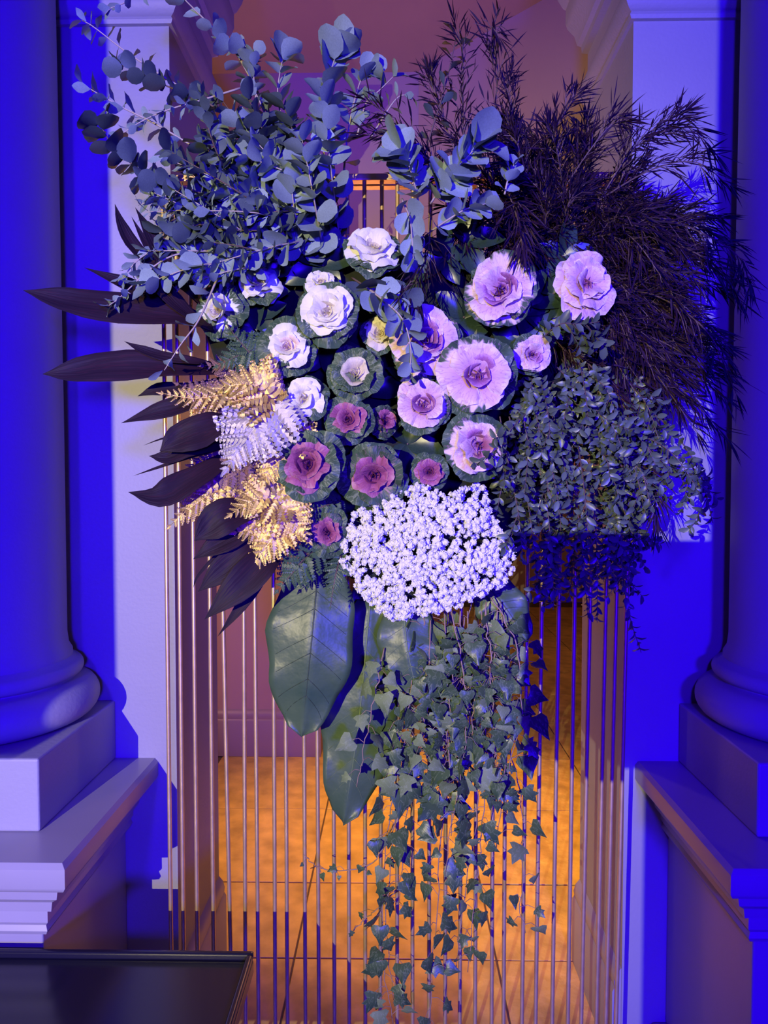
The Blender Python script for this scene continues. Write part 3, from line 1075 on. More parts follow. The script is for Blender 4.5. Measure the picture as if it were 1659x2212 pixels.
heroT = [
    ('longest trailing sprig hanging alone beside the blue pier', [(1330, 980, -.16), (1340, 1120, -.2), (1345, 1240, -.2), (1360, 1330, -.2), (1385, 1410, -.2)], 26),
    ('trailing sprig hanging in front of the last brass rods, ending right of the doorway', [(1260, 1000, -.16), (1285, 1120, -.2), (1290, 1240, -.2), (1290, 1345, -.2)], 26),
    ('trailing sprig hanging just left of the last brass rods', [(1230, 1000, -.16), (1250, 1120, -.2), (1262, 1230, -.2), (1270, 1335, -.2)], 26),
    ('trailing sprig with light-edged leaves ending right of the white blossom', [(1100, 900, -.2), (1130, 1030, -.24), (1150, 1150, -.25), (1160, 1255, -.25)], 24),
    ('trailing sprig ending with a wide pale leaf in front of a brass rod', [(1150, 950, -.2), (1180, 1080, -.24), (1190, 1190, -.25), (1195, 1275, -.25)], 24),
    ('trailing sprig overlapping the right edge of the white blossom', [(1080, 900, -.2), (1100, 1010, -.26), (1120, 1110, -.27), (1130, 1220, -.27)], 22),
    ('blue-lit trailing sprig pointing out to the far right pier edge', [(1330, 860, -.16), (1420, 900, -.2), (1490, 980, -.22), (1520, 1050, -.22), (1540, 1130, -.22)], 24),
    ('blue-lit trailing sprig ending in a leafy tip on the lavender strip', [(1350, 900, -.16), (1420, 960, -.2), (1470, 1020, -.22), (1535, 1030, -.22)], 20),
    ('short trailing sprig ending with a star of leaves on the blue pier', [(1300, 980, -.16), (1340, 1080, -.2), (1365, 1150, -.2), (1400, 1180, -.2)], 18),
    ('leafy twig of round leaves beneath the oval pink kale', [(1170, 730, -.2), (1210, 700, -.25), (1250, 700, -.26), (1295, 695, -.27)], 10),
    ('trailing twig crossing the lowest pink kale', [(1150, 880, -.24), (1110, 920, -.3), (1080, 960, -.32), (1060, 1000, -.32)], 12),
]
for i, (lab, pts, n) in enumerate(heroT):
    trail(lab, pts, n, .019 if i != 9 else .026, 'distinct trailing sprigs', seed=i)
rt = random.Random(8)
for i in range(50):
    bx_, by_ = rt.uniform(1120, 1330), rt.uniform(760, 960)
    dx = rt.uniform(-.35, 1.0)
    if bx_ < 1200:
        dx = rt.uniform(-.4, .35)
    L = rt.uniform(140, 290)
    tx, ty_ = bx_ + dx * L * .9, by_ + L * (1 - .45 * max(0, dx))
    tx = min(tx, 1520)
    ty_ = min(ty_, 1260 if tx > 1180 else 1200)
    yy = rt.uniform(-.24, -.08)
    z = 0 if tx < 1200 else (1 if tx < 1340 else 2)
    low = ty_ > 1080
    lab = 'small-leaved green trailing sprig of the thick curtain, ' + ['nearest the kales', 'over the right brass rods', 'spreading onto the blue pier'][z] + (', long low one' if low else ', short high one')
    lab = where('small-leaved trailing sprig' if not low else 'long small-leaved trailing sprig', tx, ty_)
    trail(lab, [(bx_, by_, yy * .6), ((bx_ + tx) / 2 + dx * 30, (by_ + ty_) / 2 - 25 * abs(dx), yy - .04), (tx, ty_, yy - .05)], 17, .020,
          'curtain of trailing sprigs ' + 'abc'[z].replace('a', 'near kales').replace('b', 'over rods').replace('c', 'on pier') + (' low' if low else ' high'), seed=i + 40)

for i in range(16):
    bx_ = rt.uniform(1170, 1345)
    by_ = rt.uniform(960, 1080)
    tx, ty_ = bx_ + rt.uniform(-25, 30), by_ + rt.uniform(150, 260)
    yy = rt.uniform(-.2, -.1)
    trail(where('lower blue-lit trailing sprig', tx, ty_), [(bx_, by_, yy * .7), ((bx_ + tx) / 2 + 8, (by_ + ty_) / 2, yy), (tx, ty_, yy)], 17, .020,
          'lower curtain of trailing sprigs', seed=i + 140)

# ---- foam heart with dark leaves -----------------------------------------
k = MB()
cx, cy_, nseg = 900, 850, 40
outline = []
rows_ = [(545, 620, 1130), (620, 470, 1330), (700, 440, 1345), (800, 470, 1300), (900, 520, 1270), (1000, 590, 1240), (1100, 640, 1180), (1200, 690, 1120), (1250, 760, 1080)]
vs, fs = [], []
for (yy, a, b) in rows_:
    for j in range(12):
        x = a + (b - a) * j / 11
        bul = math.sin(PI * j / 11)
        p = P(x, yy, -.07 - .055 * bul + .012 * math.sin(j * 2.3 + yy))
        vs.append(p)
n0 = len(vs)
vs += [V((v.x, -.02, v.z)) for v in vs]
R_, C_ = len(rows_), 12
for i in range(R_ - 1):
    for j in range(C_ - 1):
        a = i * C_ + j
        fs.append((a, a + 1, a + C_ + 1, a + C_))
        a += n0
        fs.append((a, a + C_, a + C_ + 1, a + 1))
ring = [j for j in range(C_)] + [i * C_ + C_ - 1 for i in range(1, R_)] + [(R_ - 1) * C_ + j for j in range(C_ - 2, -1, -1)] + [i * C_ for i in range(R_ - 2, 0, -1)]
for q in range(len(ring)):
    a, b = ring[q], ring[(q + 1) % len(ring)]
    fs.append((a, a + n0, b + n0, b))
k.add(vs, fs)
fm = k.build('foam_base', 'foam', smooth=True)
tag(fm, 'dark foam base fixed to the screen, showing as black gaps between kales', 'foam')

DL = [blade('dark_leaf', 'dark_green', [(0, .03), (.2, .2), (.45, .3), (.7, .25), (.9, .1), (1, .0)], .3, .3, 2, .02, seed=i) for i in range(2)]
rd = random.Random(77)
darks = [(1060, 700), (1130, 660), (1190, 640), (1000, 690), (560, 690), (560, 640), (890, 590), (700, 760), (700, 930), (880, 960), (960, 560),
         (760, 1110), (560, 770), (1150, 690), (1210, 560), (1180, 720), (1000, 530), (640, 560), (880, 830), (700, 580)]
for i, (x, y) in enumerate(darks):
    o = P(x, y, -.12)
    t = thing('dark_leaf_sprig', where('dark glossy leaf cluster', x, y).replace(', tip ', ' '), 'foliage', o, 'dark leaf sprigs between the kales')
    k = MB(); k.tube([V((0, .04, 0)), V((0, -.02, 0))], .0018, n=5); k.build('stem', 'bark', t)
    for j in range(5):
        a = 2 * PI * j / 5 + rd.uniform(-.5, .5)
        d = V((math.cos(a), -.45, math.sin(a)))
        link('leaf', rd.choice(DL), t, frame(V((0, -.015, 0)), d, V((0, -1, .1)) + rv(rd) * .5, .075 * rd.uniform(.7, 1.15)))


# ---- ornamental kales -----------------------------------------------------
def kale_leaf(m, seed, ruf, cup, phi=1.0, reflex=.25):
    """fan leaf, base at the origin, length 1 along Y"""
    r = random.Random(seed)
    k = MB()
    NT, NU = 8, 18
    ph, p2 = r.uniform(0, 6), r.uniform(0, 6)
    for i in range(NT):
        t = i / (NT - 1)
        for j in range(NU + 1):
            u = j / NU * 2 - 1
            a = u * phi * (.72 + .28 * t)
            rad = t * (1 - .10 * u * u - .16 * abs(u) ** 6 + .035 * math.sin(u * 4 + p2) + .014 * math.sin(u * 23 + ph) * t ** 6)
            x, y = rad * math.sin(a), rad * math.cos(a)
            e = t ** 3
            z = cup * (x * x + .35 * y * y * t) + ruf * e * math.sin(u * 5.5 + ph) + ruf * .35 * t ** 6 * math.sin(u * 15 + p2) - reflex * t ** 5 * .6
            z += .03 * mnoise.noise(V((x * 4, y * 4, seed)))
            k.v.append((x, y, z))
            k.uv.append((j / NU, t))
    C = NU + 1
    for i in range(NT - 1):
        for j in range(NU):
            a = i * C + j
            k.f.append((a, a + 1, a + C + 1, a + C))
    return k.mesh('kale_leaf', m, smooth=True)


KL = {}
for m in ('kale_green', 'kale_white', 'kale_white_rim', 'kale_cream', 'kale_tan', 'kale_pink', 'kale_pink_rim', 'kale_pink_core',
          'kale_purple', 'kale_purple_rim', 'kale_purple_core'):
    KL[m, 0] = [kale_leaf(m, i * 7 + len(m), .11, .22, 1.0 + .1 * (i % 2), .20 + .10 * i) for i in range(4)]
    KL[m, 1] = [kale_leaf(m, i * 7 + 3 + len(m), .045, .85, 1.15, .35 + .15 * i) for i in range(3)]

# from the outside in: (material, count, length from, to, elevation from, to)
SCH = {
    'white': [('kale_green', 5, 1.14, 1.06, 2, 8), ('kale_white_rim', 4, 1.0, .98, 10, 16), ('kale_white', 9, .98, .74, 18, 44), ('kale_white', 4, .66, .52, 52, 64), ('kale_cream', 5, .44, .28, 68, 82)],
    'whiterim': [('kale_green', 7, 1.36, 1.20, 2, 10), ('kale_white_rim', 5, 1.06, 1.0, 10, 18), ('kale_white', 8, .96, .70, 22, 48), ('kale_tan', 4, .56, .46, 54, 66), ('kale_tan', 6, .42, .24, 68, 82)],
    'greenwhite': [('kale_green', 4, 1.15, 1.05, 0, 8), ('kale_white_rim', 3, 1.0, .9, 8, 18), ('kale_white', 5, .62, .50, 48, 62), ('kale_cream', 4, .42, .28, 68, 80)],
    'green': [('kale_green', 12, 1.12, .80, 4, 38), ('kale_cream', 5, .62, .50, 46, 60), ('kale_cream', 5, .42, .26, 64, 80)],
    'open': [('kale_green', 3, 1.1, 1.0, 0, 4), ('kale_white', 6, 1.02, .76, 8, 28), ('kale_white', 4, .62, .46, 44, 62), ('kale_cream', 4, .36, .22, 68, 82)],
    'cream': [('kale_green', 4, 1.15, 1.0, 2, 8), ('kale_cream', 7, .98, .66, 14, 44), ('kale_cream', 6, .50, .26, 58, 80)],
    'pink': [('kale_green', 3, 1.06, 1.0, 0, 4), ('kale_pink_rim', 5, 1.04, .98, 4, 12), ('kale_pink', 9, .98, .62, 14, 44), ('kale_pink_core', 4, .50, .42, 54, 64), ('kale_pink_core', 5, .36, .20, 68, 82)],
    'pinkopen': [('kale_green', 3, 1.16, 1.04, 0, 4), ('kale_pink_rim', 3, 1.04, 1.0, 4, 10), ('kale_pink', 6, 1.0, .76, 10, 30), ('kale_pink_core', 4, .50, .40, 50, 62), ('kale_pink_core', 4, .32, .18, 66, 82)],
    'pinkfull': [('kale_pink', 14, 1.04, .70, 4, 34), ('kale_pink', 6, .62, .40, 40, 60), ('kale_pink_core', 3, .30, .2, 66, 80)],
    'purple': [('kale_green', 8, 1.34, 1.12, 6, 22), ('kale_purple', 6, 1.0, .80, 28, 46), ('kale_purple', 4, .70, .54, 50, 62), ('kale_purple_core', 6, .50, .26, 62, 82)],
    'purplewide': [('kale_green', 6, 1.18, 1.05, 4, 12), ('kale_purple_rim', 5, 1.0, .86, 14, 24), ('kale_purple', 7, .78, .50, 30, 56), ('kale_purple_core', 6, .42, .22, 62, 82)],
}
GK = {'w': 'white and cream kale heads', 'p': 'pale pink kale heads', 'r': 'purple kale heads'}


def kale(label, px, py, rpx, scheme, grp, tilt=(0, 0), depth=-.24, sq=1.0, seed=0):
    """tilt: where the head faces, in x and z, away from straight at the viewer"""
    r = random.Random(seed * 13 + 5)
    c = P(px, py, depth)
    R = rpx / F * (depth - CAM.y)
    t = thing('ornamental_kale', label, 'kale', c + V((0, .05, 0)), GK[grp])
    axis = V((tilt[0], -1, tilt[1])).normalized()
    e1 = axis.cross(V((0, 0, 1))).normalized()
    e2 = axis.cross(e1).normalized()
    k = MB()
    k.tube([V((0, .10, 0)) - axis * .02, V((0, 0, 0)), axis * R * .10], R * .14, R * .10, 8)
    k.build('stalk', 'dark_green', t, smooth=True)
    rot = r.uniform(0, 6)
    tot = sum(q[1] for q in SCH[scheme])
    c_ = 0
    for (m, n, l0, l1, e0, e1_) in SCH[scheme]:
        for j in range(n):
            g = j / max(1, n - 1)
            rot += 2.399 + r.uniform(-.35, .35)
            el = e0 + (e1_ - e0) * g
            rad = e1 * math.cos(rot) + e2 * math.sin(rot)
            ln = (l0 + (l1 - l0) * g) * r.uniform(.90, 1.08)
            if sq != 1.0:
                ln *= 1 - (1 - sq) * abs(rad.x)
            e = math.radians(el + r.uniform(-11, 11) * (1 if el < 50 else .4))
            d = rad * math.cos(e) + axis * math.sin(e)
            nn = axis * math.cos(e) - rad * math.sin(e)
            f = c_ / tot
            base = axis * (R * (.02 + .34 * f)) + rad * R * .04
            if el > 50:
                base = axis * (R * .16) + rad * R * (.02 + .25 * (84 - el) / 34)
                ln *= 1.0
            L = R * ln
            yw = Matrix.Rotation(r.uniform(-.18, .18), 3, d)
            link('leaf', r.choice(KL[m, 1 if el > 46 else 0]), t, frame(base, d, yw @ nn, L))
            c_ += 1
    cm = SCH[scheme][-1][0]
    for j in range(3):
        rot += 2.2
        rad = e1 * math.cos(rot) + e2 * math.sin(rot)
        e = math.radians(97)
        d = rad * math.cos(e) + axis * math.sin(e)
        nn = axis * math.cos(e) - rad * math.sin(e)
        link('leaf', KL[cm, 1][j], t, frame(axis * R * .16 + rad * R * .06, d, nn, R * (.34 - .03 * j)))
    return t


K = kale
K('white kale head, topmost of the white ones, facing up under the hanging eucalyptus', 803, 532, 62, 'white', 'w', (.1, .55), -.26, seed=1)
K('cream kale head half covered by eucalyptus, upper left', 548, 605, 50, 'open', 'w', (-.1, .5), -.22, seed=2)
K('loose kale with a small white heart and green-edged outer leaves, leftmost', 466, 662, 58, 'greenwhite', 'w', (-.25, .1), -.23, seed=3)
K('big white rose-like kale head in the middle of the white ones', 705, 665, 64, 'white', 'w', (-.1, .15), -.30, seed=4)
K('small white kale bud peeping over the big white head', 688, 600, 38, 'open', 'w', (-.1, .5), -.24, seed=5)
K('white kale head with a tan centre and green frilled rim', 613, 742, 52, 'whiterim', 'w', (0, .05), -.28, seed=6)
K('green veined kale with a cream heart below the centre eucalyptus', 765, 800, 62, 'green', 'w', (-.05, .15), -.27, seed=7)
K('open white kale with few wide petals, lowest of the white ones', 652, 857, 52, 'open', 'w', (-.1, 0), -.29, seed=8)
K('small cream kale squeezed between eucalyptus and the pink heads', 820, 712, 42, 'cream', 'w', (-.1, .2), -.23, seed=9)
K('pale pink kale with a dark rose centre, upper middle', 1092, 618, 80, 'pink', 'p', (-.25, .1), -.27, seed=11)
K('full oval pale pink kale streaked with leaf shadows, rightmost', 1273, 605, 78, 'pinkfull', 'p', (.2, .15), -.27, sq=.85, seed=12)
K('pink kale half covered by the drooping eucalyptus, centre', 918, 728, 78, 'pink', 'p', (.1, .2), -.26, seed=13)
K('largest pink-lilac kale facing the viewer, right of centre', 1038, 806, 82, 'pinkopen', 'p', (-.05, .05), -.30, seed=14)
K('small pink kale folded inward beside the glowing lamp gaps', 1158, 757, 44, 'pink', 'p', (.1, 0), -.24, seed=15)
K('pink kale with five spread petals and a narrow purple heart', 917, 870, 60, 'pinkopen', 'p', (-.1, .05), -.29, seed=16)
K('fringed pink kale above the white blossom, partly behind twigs', 1036, 960, 68, 'pinkopen', 'p', (.15, .0), -.29, seed=17)
K('large purple kale cupped in dark green leaves, leftmost of the purple ones', 660, 1005, 66, 'purple', 'r', (0, .1), -.33, seed=21)
K('purple kale with a wide pale-veined green collar, centre', 808, 1025, 68, 'purplewide', 'r', (-.1, 0), -.29, seed=22)
K('small violet kale bud above the centre of the purple ones', 748, 903, 42, 'purple', 'r', (-.1, .1), -.27, seed=23)
K('smallest purple kale bud touching the top of the white blossom', 930, 1020, 36, 'purple', 'r', (0, .1), -.27, seed=24)
K('purple kale lowest on the left edge of the white blossom', 702, 1152, 48, 'purplewide', 'r', (-.05, 0), -.28, seed=25)
K('dark violet kale turned sideways between the pink and purple heads', 826, 908, 36, 'purplewide', 'r', (.7, .1), -.23, seed=26)

# ---- baby's breath --------------------------------------------------------
gb = P(925, 1190, -.20)
t = thing('babys_breath_bunch', 'dense bunch of tiny white baby\'s breath blossom', 'flowers', gb)
rg = random.Random(4)


def puff(seed):
    r = random.Random(seed)
    k = MB()
    # crumpled blossom: overlapping little petals over a ball
    n = 9
    for i in range(n):
        d = rv(r)
        d = V((d.x, d.y - .25, d.z)).normalized()
        q = d.orthogonal().normalized()
        q = Matrix.Rotation(r.uniform(0, 6), 3, d) @ q
        w = d.cross(q)
        c = d * .30
        k.add([c - w * .25 - q * .15, c + w * .25 - q * .15, c + q * .15 + w * .42 + d * .22, c + q * .42 + d * .12, c + q * .15 - w * .42 + d * .22],
              [(0, 1, 2, 4), (4, 2, 3)])
    vs, fs = [], []
    for i in range(5):
        a = -PI / 2 + PI * i / 4
        for j in range(6):
            b = 2 * PI * j / 6
            rr = .40 * math.cos(a)
            vs.append((rr * math.cos(b), rr * math.sin(b), .40 * math.sin(a)))
    for i in range(4):
        for j in range(6):
            fs.append((i * 6 + j, i * 6 + (j + 1) % 6, (i + 1) * 6 + (j + 1) % 6, (i + 1) * 6 + j))
    k.add(vs, fs)
    return k


PUFFS = [puff(i) for i in range(4)]
PM = [p.mesh('blossom', 'gyp_white', smooth=False) for p in PUFFS]
gy_poly = [(862, 1050), (905, 1042), (965, 1072), (1000, 1052), (1020, 1035), (1052, 1060), (1060, 1110), (1085, 1150), (1112, 1180), (1112, 1225), (1085, 1265),
           (1030, 1290), (960, 1325), (900, 1335), (850, 1340), (800, 1310), (775, 1275), (745, 1240), (727, 1205), (745, 1160), (765, 1110), (800, 1090)]


def inpoly(x, y, poly):
    c = False
    j = len(poly) - 1
    for i in range(len(poly)):
        a, b = poly[i], poly[j]
        if (a[1] > y) != (b[1] > y) and x < (b[0] - a[0]) * (y - a[1]) / (b[1] - a[1]) + a[0]:
            c = not c
        j = i
    return c


pts_ = []
tries = 0
while len(pts_) < 1500 and tries < 60000:
    tries += 1
    x, y = rg.uniform(715, 1120), rg.uniform(1030, 1345)
    if not inpoly(x, y, gy_poly):
        continue
    if mnoise.noise(V((x * .022, y * .022, 3))) < -.30 and rg.random() < .6:
        continue
    dd = math.hypot((x - 925) / 200, (y - 1190) / 155)
    dome = max(0, 1 - dd * dd) ** .5
    dep = -.20 - .12 * dome + rg.uniform(0, .05) * rg.random()
    pts_.append((x, y, dep))
stems, rest = MB(), MB()
for i, (x, y, dep) in enumerate(pts_):
    p = P(x, y, dep) - gb
    s = rg.uniform(.0075, .0125)
    if i < 300:
        link('blossom', PM[i % 4], t, Matrix.Translation(p) @ Matrix.Rotation(rg.uniform(0, 6), 4, 'Y') @ Matrix.Diagonal((s, s, s, 1)))
    else:
        R3 = Matrix.Rotation(rg.uniform(0, 6), 3, 'Y') @ Matrix.Rotation(rg.uniform(-.6, .6), 3, 'X')
        q = PUFFS[i % 4]
        rest.add([p + R3 @ V(v) * s for v in q.v], q.f)
    if i % 2 == 0:
        core = V((p.x * .55, .05, p.z * .55 + .02))
        stems.tube([core, p * .8 + V((rg.uniform(-.01, .01), .02, 0)), p], .0005, .0004, 3, cap=False)
o = rest.build('blossoms', 'gyp_white', t)
o['kind'] = 'stuff'
o = stems.build('stems', 'gyp_stem', t)
o['kind'] = 'stuff'
# plain dark pad behind the bunch, showing dark between blossoms
kb = MB()
vs = []
ring_ = []
for (x, y) in gy_poly:
    ring_.append(P(925 + (x - 925) * .88, 1190 + (y - 1190) * .88, -.135) - gb)
n = len(ring_)
vs = ring_ + [V((v.x * .6, -.055, v.z * .6)) for v in ring_] + [V((0, -.075, 0))] + [V((v.x, .07, v.z)) for v in ring_]
fs = [(i, (i + 1) % n, n + (i + 1) % n, n + i) for i in range(n)] + [(n + i, n + (i + 1) % n, 2 * n) for i in range(n)]
fs += [(2 * n + 1 + i, 2 * n + 1 + (i + 1) % n, (i + 1) % n, i) for i in range(n)]
kb.add(vs, fs)
kb.build('backing_pad', 'foam', t, smooth=True)


# ---- golden ferns ---------------------------------------------------------
def pinna_mesh(m, seed):
    """one fern pinna of length 1: midrib with toothed, slightly overlapping leaflets"""
    r = random.Random(seed)
    k = MB()
    n = 8
    for i in range(n):
        t = i / n
        L = .30 * (1 - t) ** .8 + .03
        w = .15 * (1 - .35 * t)
        for s in (-1, 1):
            b = V((0, t, 0))
            d = V((s * .80, .60, 0)).normalized()
            q = V((-d.y * s, d.x * s, 0)) * s
            z = -.10 * L + r.uniform(-.03, .03)
            k.add([b, b + d * L * .35 - q * w * .5 + V((0, 0, .02)), b + d * L * .35 + q * w * .5 + V((0, 0, .035)),
                   b + d * L * .8 - q * w * .36 + V((0, 0, z)), b + d * L * .8 + q * w * .42 + V((0, 0, z * .3)), b + d * L * 1.1 + q * w * .2 + V((0, 0, z * 1.6))],
                  [(0, 1, 2), (1, 3, 4, 2), (3, 5, 4)])
    k.add([(-.012, 0, .006), (.012, 0, .006), (0, 1.02, 0)], [(0, 1, 2)])
    return k.mesh('pinna', m)


PIN = {m: [pinna_mesh(m, i) for i in range(3)] for m in ('gold_leaf', 'gold_painted_sheen', 'bronze_leaf', 'fern_green')}


def fern(label, pts, n, wid, m, group, up=(0, -1, .2), seed=0, name='fern_frond'):
    r = random.Random(seed)
    w = [P(*p) for p in pts]
    path = catmull(w, 24)
    o = path[0]
    t = thing(name, label, 'fern', o, group)
    k = MB()
    k.tube([p - o for p in path], .0018, .0006, 5)
    k.build('rachis', m if m != 'fern_green' else 'bark', t, smooth=True)
    N = V(up).normalized()
    for i in range(n):
        f = .08 + .92 * i / (n - 1)
        x = f * 24
        a = min(int(x), 23)
        p = path[a].lerp(path[a + 1], x - a) - o
        T = (path[a + 1] - path[a]).normalized()
        S_ = T.cross(N).normalized()
        L = wid * min(1.0, 1.25 * (1 - f) + .13) * (.75 + .25 * min(1, f * 5))
        for s in (1, -1):
            d = S_ * s * .86 + T * (.42 + .3 * f) + N * r.uniform(-.12, .12) + V((0, 0, -.05))
            nn = N + rv(r) * .28
            link('pinna', r.choice(PIN[m]), t, frame(p, d, nn, L * r.uniform(.9, 1.08)))
    link('pinna', PIN[m][0], t, frame(path[-1] - o, (path[-1] - path[-3]), N, wid * .22))
    return t


GF = 'gold painted fern fronds'
fern('large gold fern frond with coloured-in blue sheen, pointing down left beside the purple kale', [(615, 850, -.24), (570, 900, -.29), (530, 950, -.31), (490, 1010, -.32)], 13, .095, 'gold_painted_sheen', GF, (-.15, -1, .35), 1)
fern('gold fern frond fanning up left below the white kales', [(610, 900, -.22), (580, 860, -.27), (540, 830, -.29), (480, 835, -.30)], 12, .085, 'gold_leaf', GF, (-.1, -1, .5), 2)
fern('gold fern frond tips standing upright left of the open white kale', [(600, 890, -.2), (585, 860, -.25), (560, 830, -.27), (545, 800, -.28)], 9, .055, 'gold_leaf', GF, (-.3, -1, .1), 3)
fern('bronze fern frond above the brass rods at far left', [(560, 830, -.16), (490, 850, -.2), (420, 860, -.22), (352, 850, -.23)], 13, .060, 'gold_leaf', GF, (-.3, -.9, .5), 4)
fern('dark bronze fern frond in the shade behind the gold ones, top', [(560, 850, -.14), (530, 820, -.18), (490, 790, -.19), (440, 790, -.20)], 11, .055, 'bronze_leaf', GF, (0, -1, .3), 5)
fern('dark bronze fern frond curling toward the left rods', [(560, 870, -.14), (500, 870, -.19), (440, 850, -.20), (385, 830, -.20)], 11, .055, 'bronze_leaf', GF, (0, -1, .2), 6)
fern('gold fern frond hanging by the left rods, its pinnae striped by light', [(540, 880, -.16), (480, 900, -.20), (430, 920, -.22), (375, 945, -.22)], 12, .055, 'gold_leaf', GF, (-.3, -1, .4), 7)
fern('lowest gold fern frond pointing straight down', [(640, 1100, -.22), (610, 1140, -.27), (575, 1180, -.28), (535, 1240, -.28)], 12, .062, 'gold_leaf', GF, (-.2, -1, .2), 8)
fern('bright gold fern frond spreading left beneath the purple kale', [(650, 1090, -.2), (600, 1080, -.26), (550, 1080, -.28), (500, 1110, -.29)], 12, .075, 'gold_leaf', GF, (-.2, -1, .5), 9)
fern('bright gold fern frond reaching down right to the low purple kale', [(560, 1060, -.22), (600, 1090, -.27), (630, 1120, -.28), (665, 1165, -.28)], 11, .070, 'gold_leaf', GF, (-.1, -1, .3), 10)
fern('gold fern frond crossing the leftmost rods', [(530, 1040, -.18), (470, 1060, -.22), (420, 1090, -.24), (368, 1135, -.24)], 12, .062, 'gold_leaf', GF, (-.2, -1, .4), 11)
fern('small gold fern frond behind the one crossing the rods', [(540, 1030, -.16), (490, 1040, -.2), (440, 1050, -.21), (385, 1075, -.21)], 11, .052, 'gold_leaf', GF, (-.2, -1, .6), 12)
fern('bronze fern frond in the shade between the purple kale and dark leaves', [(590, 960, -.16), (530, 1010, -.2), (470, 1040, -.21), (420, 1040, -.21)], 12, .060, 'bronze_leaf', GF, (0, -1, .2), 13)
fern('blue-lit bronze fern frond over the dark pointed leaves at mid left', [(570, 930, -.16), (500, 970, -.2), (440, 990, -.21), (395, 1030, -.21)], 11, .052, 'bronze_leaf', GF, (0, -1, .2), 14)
fern('gold fern frond drooping right of the low dark leaves', [(620, 1080, -.2), (580, 1120, -.25), (550, 1140, -.26), (510, 1150, -.27)], 10, .066, 'gold_leaf', GF, (-.1, -1, .4), 15)
fern('gold fern frond pressed against the large purple kale', [(640, 900, -.2), (620, 950, -.27), (590, 1000, -.29), (570, 1040, -.29)], 11, .070, 'gold_leaf', GF, (-.2, -1, .2), 16)
GG = 'dark green fern fronds'
fern('dark green fern frond between the leftmost kale and the gold ferns', [(600, 730, -.18), (560, 750, -.22), (510, 770, -.23), (470, 790, -.23)], 10, .055, 'fern_green', GG, seed=20)
fern('dark green fern frond left of the tan-centred white kale', [(600, 780, -.18), (560, 780, -.22), (520, 740, -.23), (490, 700, -.23)], 9, .050, 'fern_green', GG, seed=21)
fern('black-green fern frond lying on the big glossy leaf', [(690, 1180, -.2), (655, 1210, -.25), (630, 1240, -.26), (600, 1275, -.26)], 9, .055, 'fern_green', GG, seed=22)
fern('narrow green fern tip hanging left of the white blossom', [(740, 1190, -.2), (728, 1230, -.25), (720, 1270, -.26), (714, 1310, -.26)], 10, .030, 'fern_green', GG, seed=23)
fern('small green fern tip between the two low purple kales', [(740, 1080, -.18), (710, 1090, -.23), (680, 1100, -.24), (650, 1110, -.24)], 9, .035, 'fern_green', GG, seed=24)

# ---- cordyline: dark strap leaves ----------------------------------------
LAN = [(0, .02), (.08, .035), (.2, .055), (.35, .085), (.5, .105), (.62, .108), (.74, .09), (.85, .055), (.94, .02), (1, .001)]
NAR = [(0, .02), (.15, .03), (.4, .045), (.6, .045), (.8, .028), (1, .001)]


def strap(pts, wmax, prof, twist, seed):
    """leaf surface along a curved path; returns MB"""
    r = random.Random(seed)
    w = [P(*p) for p in pts]
    path = catmull(w, 16)
    k = MB()
    C = 7
    n = len(path)
    for i, p in enumerate(path):
        t = i / (n - 1)
        a = 0
        while a < len(prof) - 2 and prof[a + 1][0] < t:
            a += 1
        (t0, w0), (t1, w1) = prof[a], prof[a + 1]
        hw = (w0 + (w1 - w0) * (t - t0) / (t1 - t0)) / .108 * wmax * .5
        T = (path[min(i + 1, n - 1)] - path[max(i - 1, 0)]).normalized()
        N = V((math.sin(twist + t * .5), -1, math.cos(twist) * .6))
        S_ = T.cross(N).normalized()
        N = S_.cross(T).normalized()
        for j in range(C):
            u = (j - 3) / 3
            off = S_ * u * hw + N * (.0 - .22 * hw * (1 - abs(u)) + .06 * hw * math.cos(u * 9) + .10 * hw * math.sin(t * 14 + u * 2 + seed))
            k.v.append(p + off)
            k.uv.append((j / 6, t))
    for i in range(n - 1):
        for j in range(C - 1):
            a = i * C + j
            k.f.append((a, a + 1, a + C + 1, a + C))
    return k


def cordyline(label, base, leaves):
    o = P(*base)
    t = thing('cordyline_shoot', label, 'foliage', o, 'dark cordyline shoots')
    k = MB()
    k.tube([V((.06, .06, -.01)), V((.02, .02, 0)), V((0, 0, 0))], .009, .007, 8)
    k.build('cane', 'bark', t, smooth=True)
    for i, (pts, wmax, kind, tw) in enumerate(leaves):
        pts = [base] + pts
        s_ = strap(pts, wmax, LAN if kind == 'L' else NAR, tw, i)
        s_.v = [tuple(V(v) - o) for v in s_.v]
        s_.build('leaf', 'cordyline', t, smooth=True)
    return t


